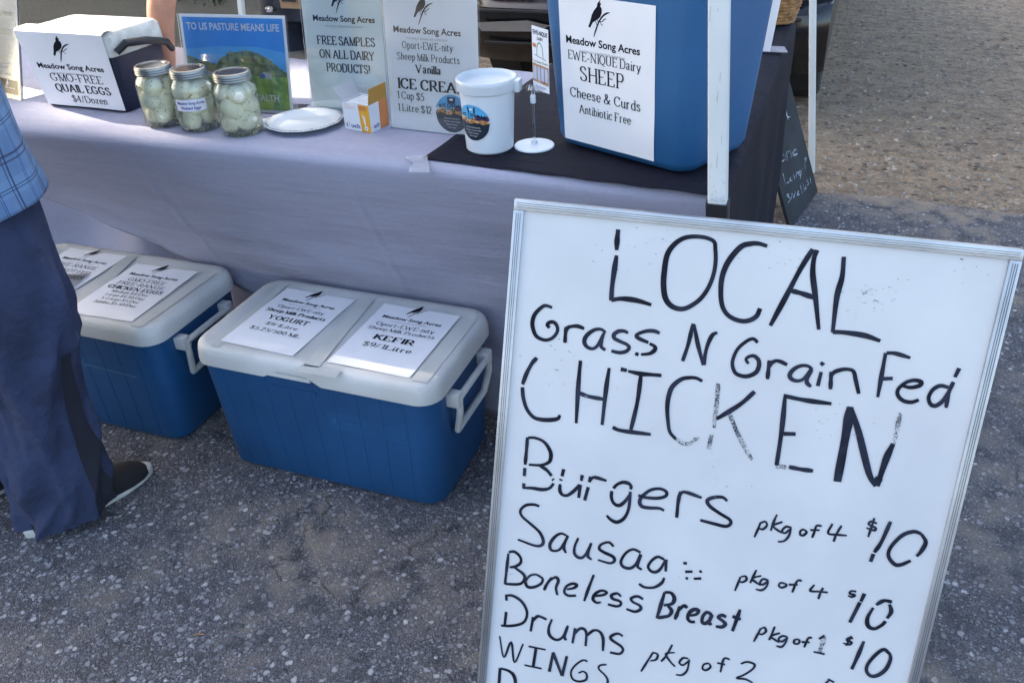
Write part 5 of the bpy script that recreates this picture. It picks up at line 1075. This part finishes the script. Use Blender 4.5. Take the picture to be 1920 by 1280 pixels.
def legloft(name, ctrs, m, span=None, off=0, n=72, wr=.006, seed=0):
    """cloth wrapped round a limb, with creases; span(z) limits it to a strip"""
    cs = smooth_pts([Vector(c[:3]) for c in ctrs], 10); rr1 = smooth_pts([Vector((c[3], c[4], 0)) for c in ctrs], 10); b = MB(); vs = []; full = span is None; n_ = n if full else 12; uvs = []
    for j, (c, r) in enumerate(zip(cs, rr1)):
        a0, a1 = (0, 2*PI) if full else span(c.z)
        for k in range(n_+(0 if full else 1)):
            a = a0+(a1-a0)*k/n_; ca, sa = math.cos(a), math.sin(a)
            d = FS*ca*r.x+FD*sa*r.y; lo = max(0, min(1, (.42-c.z)/.34)); kn = math.exp(-((c.z-.5)/.16)**2)
            q1 = ridge(ca*1.1+seed+c.z*1.5, sa*1.1, c.z*(5+4*lo)-sa*.9); q2 = ridge(ca*2.0+seed, sa*2.0+c.z*2, c.z*3.2+ca); q3 = noise.noise(Vector((ca*1.3, sa*1.3+seed, c.z*3)))
            p = q1*(.35+1.3*lo+.9*kn)+q2*.55+q3*1.2
            q = c+d+d.normalized()*(p*wr+off); q.z += .004*q1*(c.z < .25 and c.z > .03)
            vs.append(q); uvs.append((a*r.x*1.05, c.z))
    m_ = len(vs)//len(cs); fs = []
    for j in range(len(cs)-1):
        for k in range(m_ if full else m_-1):
            l = (k+1) % m_; fs.append((j*m_+k, j*m_+l, (j+1)*m_+l, (j+1)*m_+k))
    b.add(vs, fs, 0, uvs); return b
def trouser(ft, hip, name, seed, panel):
    h = W3(hipc, hip*.95, 0, .9)
    C = [(*(W3(ft, 0, -.06, .026)), .064, .084), (*(W3(ft, 0, -.056, .06)), .07, .086), (*(W3(ft, 0, -.044, .12)), .07, .08), (*(W3(ft, .0, -.03, .25)), .077, .083), (*(W3(ft, .005, -.01, .45)), .088, .098), (*(W3(ft, .01, -.005, .62)), .094, .108), (*(W3((ft+h*2)/3, 0, -.0, .8)), .098, .118), (h.x, h.y, .93, .098, .118)]
    b = legloft(name, C, 'trousers', None, 0, 96, .0165, seed); o = b.build(name, 'trousers', t, ang=80, solid=.002)
    if panel:
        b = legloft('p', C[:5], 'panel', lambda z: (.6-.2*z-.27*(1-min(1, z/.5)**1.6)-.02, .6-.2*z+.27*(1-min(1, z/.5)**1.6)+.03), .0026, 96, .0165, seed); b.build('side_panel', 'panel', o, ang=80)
    return o
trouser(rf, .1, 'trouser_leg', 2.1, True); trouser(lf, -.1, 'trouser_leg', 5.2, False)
C = [(*W3(hipc, 0, .0, .785), .27, .185), (*W3(hipc, 0, .0, .86), .25, .172), (*W3(hipc, 0, 0, 1.0), .222, .168), (*W3(hipc, 0, 0, 1.2), .215, .17), (*W3(hipc, 0, 0, 1.36), .245, .16), (*W3(hipc, 0, 0, 1.46), .2, .125), (*W3(hipc, 0, .01, 1.51), .1, .085), (*W3(hipc, 0, .015, 1.55), .068, .066)]
legloft('shirt', C, 'plaid', None, 0, 80, .006, 8).build('shirt', 'plaid', t, ang=80, solid=.002)
for sgn in (1, -1):
    P = smooth_pts([W3(hipc, sgn*.12, 0, 1.45), W3(hipc, sgn*.2, 0, 1.415), W3(hipc, sgn*.25, -.015, 1.29), W3(hipc, sgn*.262, -.03, 1.16)], 6); b = MB(); vs = []; uvs = []; n_ = 28
    for j, p in enumerate(P):
        d = (P[min(j+1, len(P)-1)]-P[max(j-1, 0)]).normalized(); a_ = FD; b_ = d.cross(a_).normalized(); r = .066+.016*math.sin(PI*min(1, j/len(P)))
        for k in range(n_): a = 2*PI*k/n_; vs.append(p+(a_*math.cos(a)+b_*math.sin(a))*(r+.004*noise.noise(Vector((math.cos(a)*2, math.sin(a)*2, p.z*14))))); uvs.append((a*r, p.z-p.x*.5))
    b.add(vs, [(j*n_+k, j*n_+(k+1) % n_, (j+1)*n_+(k+1) % n_, (j+1)*n_+k) for j in range(len(P)-1) for k in range(n_)], 0, uvs); b.build('sleeve', 'plaid', t, ang=80, solid=.002)
def shoe(ft):
    b = MB(); rings = []
    for y, w_, h_ in ((-.142, .018, .05), (-.135, .03, .066), (-.1, .037, .078), (-.05, .039, .084), (0, .042, .08), (.05, .047, .066), (.09, .048, .055), (.12, .042, .046), (.138, .03, .036), (.146, .014, .028)):
        rings.append([W3(ft, w_*math.copysign(abs(math.cos(a))**.8, math.cos(a)), y, .018+(h_-.018)*max(0, math.sin(a))**.8) for a in [PI*q/16 for q in range(17)]]+[W3(ft, -w_*.9, y, .016), W3(ft, w_*.9, y, .016)])
    b.loft(rings); o = b.build('shoe', 'shoe', t, ang=60)
    def outl(k, z): return [W3(ft, x*k+0, y*k, z) for x, y in [((.0405+.0065*math.sin((q/40*2*PI)))*math.cos(2*PI*q/40)*(1+.1*math.sin(2*PI*q/40)), .15*math.sin(2*PI*q/40)) for q in range(40)]]
    b = MB(); b.loft([outl(1.0, .001), outl(1.06, .004), outl(1.07, .022), outl(1.02, .027)]); 
    b.build('sole', 'sole', o)
    b = MB(); e = lambda y, z: W3(ft, .0475, y, z)
    for P in ([(-.0, .05), (.02, .046), (.03, .04), (.022, .034), (.012, .04)], [(.002, .043), (.012, .036)]): b.tube([e(y, z) for y, z in P], .0028, 6)
    b.build('logo_mark', 'white_ink', o)
shoe(rf); shoe(lf)
# vendor behind the table --------------------------------------------
t = thing('person', 'vendor in dark jeans behind the table resting a bare arm behind the small cooler', 'person')
hp = Vector((-.6, 1.2, 0)); FD2 = Vector((.1, -.99, 0)); S2 = Vector((-.99, -.1, 0))  # facing the camera; the body's right
def V3(s_, f_, z): return Vector((hp.x, hp.y, 0))+S2*s_+FD2*f_+Vector((0, 0, z))
V = [V3(0, 0, .98), V3(0, .03, 1.12), V3(0, .1, 1.32), V3(0, .16, 1.46), V3(0, .2, 1.54), V3(0, .22, 1.62)]; R = [.14, .13, .15, .1, .055, .06]; E = [(0, 1), (1, 2), (2, 3), (3, 4), (4, 5)]
for sgn in (1, -1):
    i = len(V); V += [V3(sgn*.1, 0, .9), V3(sgn*.11, .02, .5), V3(sgn*.11, 0, .09), V3(sgn*.12, .12, .05)]; R += [.09, .06, .042, .038]; E += [(0, i), (i, i+1), (i+1, i+2), (i+2, i+3)]
i = len(V); A0 = gy(300, 40, .52); A1 = gy(301, -40, .55)
w0 = Vector((A0.x-.012, .515, T+.075)); el = A1+Vector((.02, .06, .14)); V += [V3(.19, .16, 1.43), el, A0, w0]; R += [.055, .045, .036, .029]; E += [(3, i), (i, i+1), (i+1, i+2), (i+2, i+3)]
hand(V, E, R, i+3, w0, Vector((-.25, -.35, -.75)).normalized(), Vector((-.95, .1, .1)).normalized(), Vector((0, -.5, .6)).normalized(), .35)
i = len(V); w1 = V3(-.22, .22, 1.08); V += [V3(-.19, .16, 1.43), V3(-.27, .1, 1.2), w1]; R += [.055, .042, .029]; E += [(3, i), (i, i+1), (i+1, i+2)]; hand(V, E, R, i+2, w1, Vector((.2, -.6, -.7)).normalized(), Vector((.9, 0, 0)), Vector((0, 0, -1)))
skinned('body', V, E, R, t); head(t, V3(0, .2, 1.56), FD2)
def tubeloft(C, n=28, seed=0, wr=.005):
    b = MB(); rings = []
    for c, rx, ry in C: rings.append([c+S2*math.cos(a)*rx+FD2*math.sin(a)*ry+Vector((math.cos(a), math.sin(a), 0))*wr*noise.noise(Vector((math.cos(a)*2, math.sin(a)*2+seed, c.z*12))) for a in [2*PI*q/n for q in range(n)]])
    b.loft(rings, 0, False, False); return b
for sgn in (1, -1):
    tubeloft([(V3(sgn*.11, .0, .03), .08, .09), (V3(sgn*.11, .01, .3), .078, .085), (V3(sgn*.11, .02, .55), .085, .09), (V3(sgn*.1, 0, .8), .1, .12), (V3(sgn*.085, 0, .93), .105, .135)], seed=sgn).build('trouser_leg', 'jeans', t, ang=80)
    b = MB(); c = V3(sgn*.12, .06, 0); b.loft([rring(.045, .14, .04, 0, c.x, c.y), rring(.048, .142, .042, .03, c.x, c.y), rring(.035, .09, .03, .09, c.x, c.y+.03)]); b.build('shoe', 'shoe', t)
tubeloft([(V3(0, 0, .86), .2, .15), (V3(0, 0, .93), .195, .145), (V3(0, 0, .965), .19, .14)]).build('waistband', 'jeans', t, ang=80)
tubeloft([(V3(0, 0, .965), .193, .143), (V3(0, 0, 1.0), .19, .142)]).build('belt', 'leather', t, ang=80)
tubeloft([(V3(.0, 0, .95), .2, .152), (V3(0, .03, 1.12), .205, .165), (V3(0, .09, 1.33), .25, .18), (V3(0, .14, 1.44), .215, .14), (V3(0, .17, 1.5), .1, .09), (V3(0, .19, 1.54), .07, .066)], 40, 3).build('shirt', 'check_shirt', t, ang=80)
for sgn in (1, -1):
    b = MB(); b.tube([V3(sgn*.12, .14, 1.44), V3(sgn*.2, .15, 1.42), (V[V.index(el)] if sgn > 0 else V3(-.25, .12, 1.26)).lerp(V3(sgn*.19, .16, 1.43), .45)], [.06, .078, .066], 18, caps=False); b.build('sleeve', 'check_shirt', t, ang=80, solid=.002)
b = MB(); p = gy(508, 18, 1.03); b.lathe([(.006, -.01), (.016, -.006), (.017, .004), (.008, .01)], 12, c=p, cap0=True, cap1=True); b.build('buckle', 'chrome', t)
p = gy(540, 6, .98); b = MB(); b.box((p.x+.01, p.y, p.z+.02), (.07, .012, .07)); b.box((p.x+.01, p.y-.007, p.z+.028), (.054, .004, .05), 1); b.build('apron_pocket', ['wood', 'black_plastic'], t, bevel=.002)

p = gz(362, 1190, .003); t = MB(); q = gz(382, 1188, .006); t.tube([p, p.lerp(q, .5)+Vector((0, 0, .002)), q], .0011, 5); tag(t.build('straw', 'wicker'), 'thin dry straw lying on the asphalt in the foreground', 'straw')
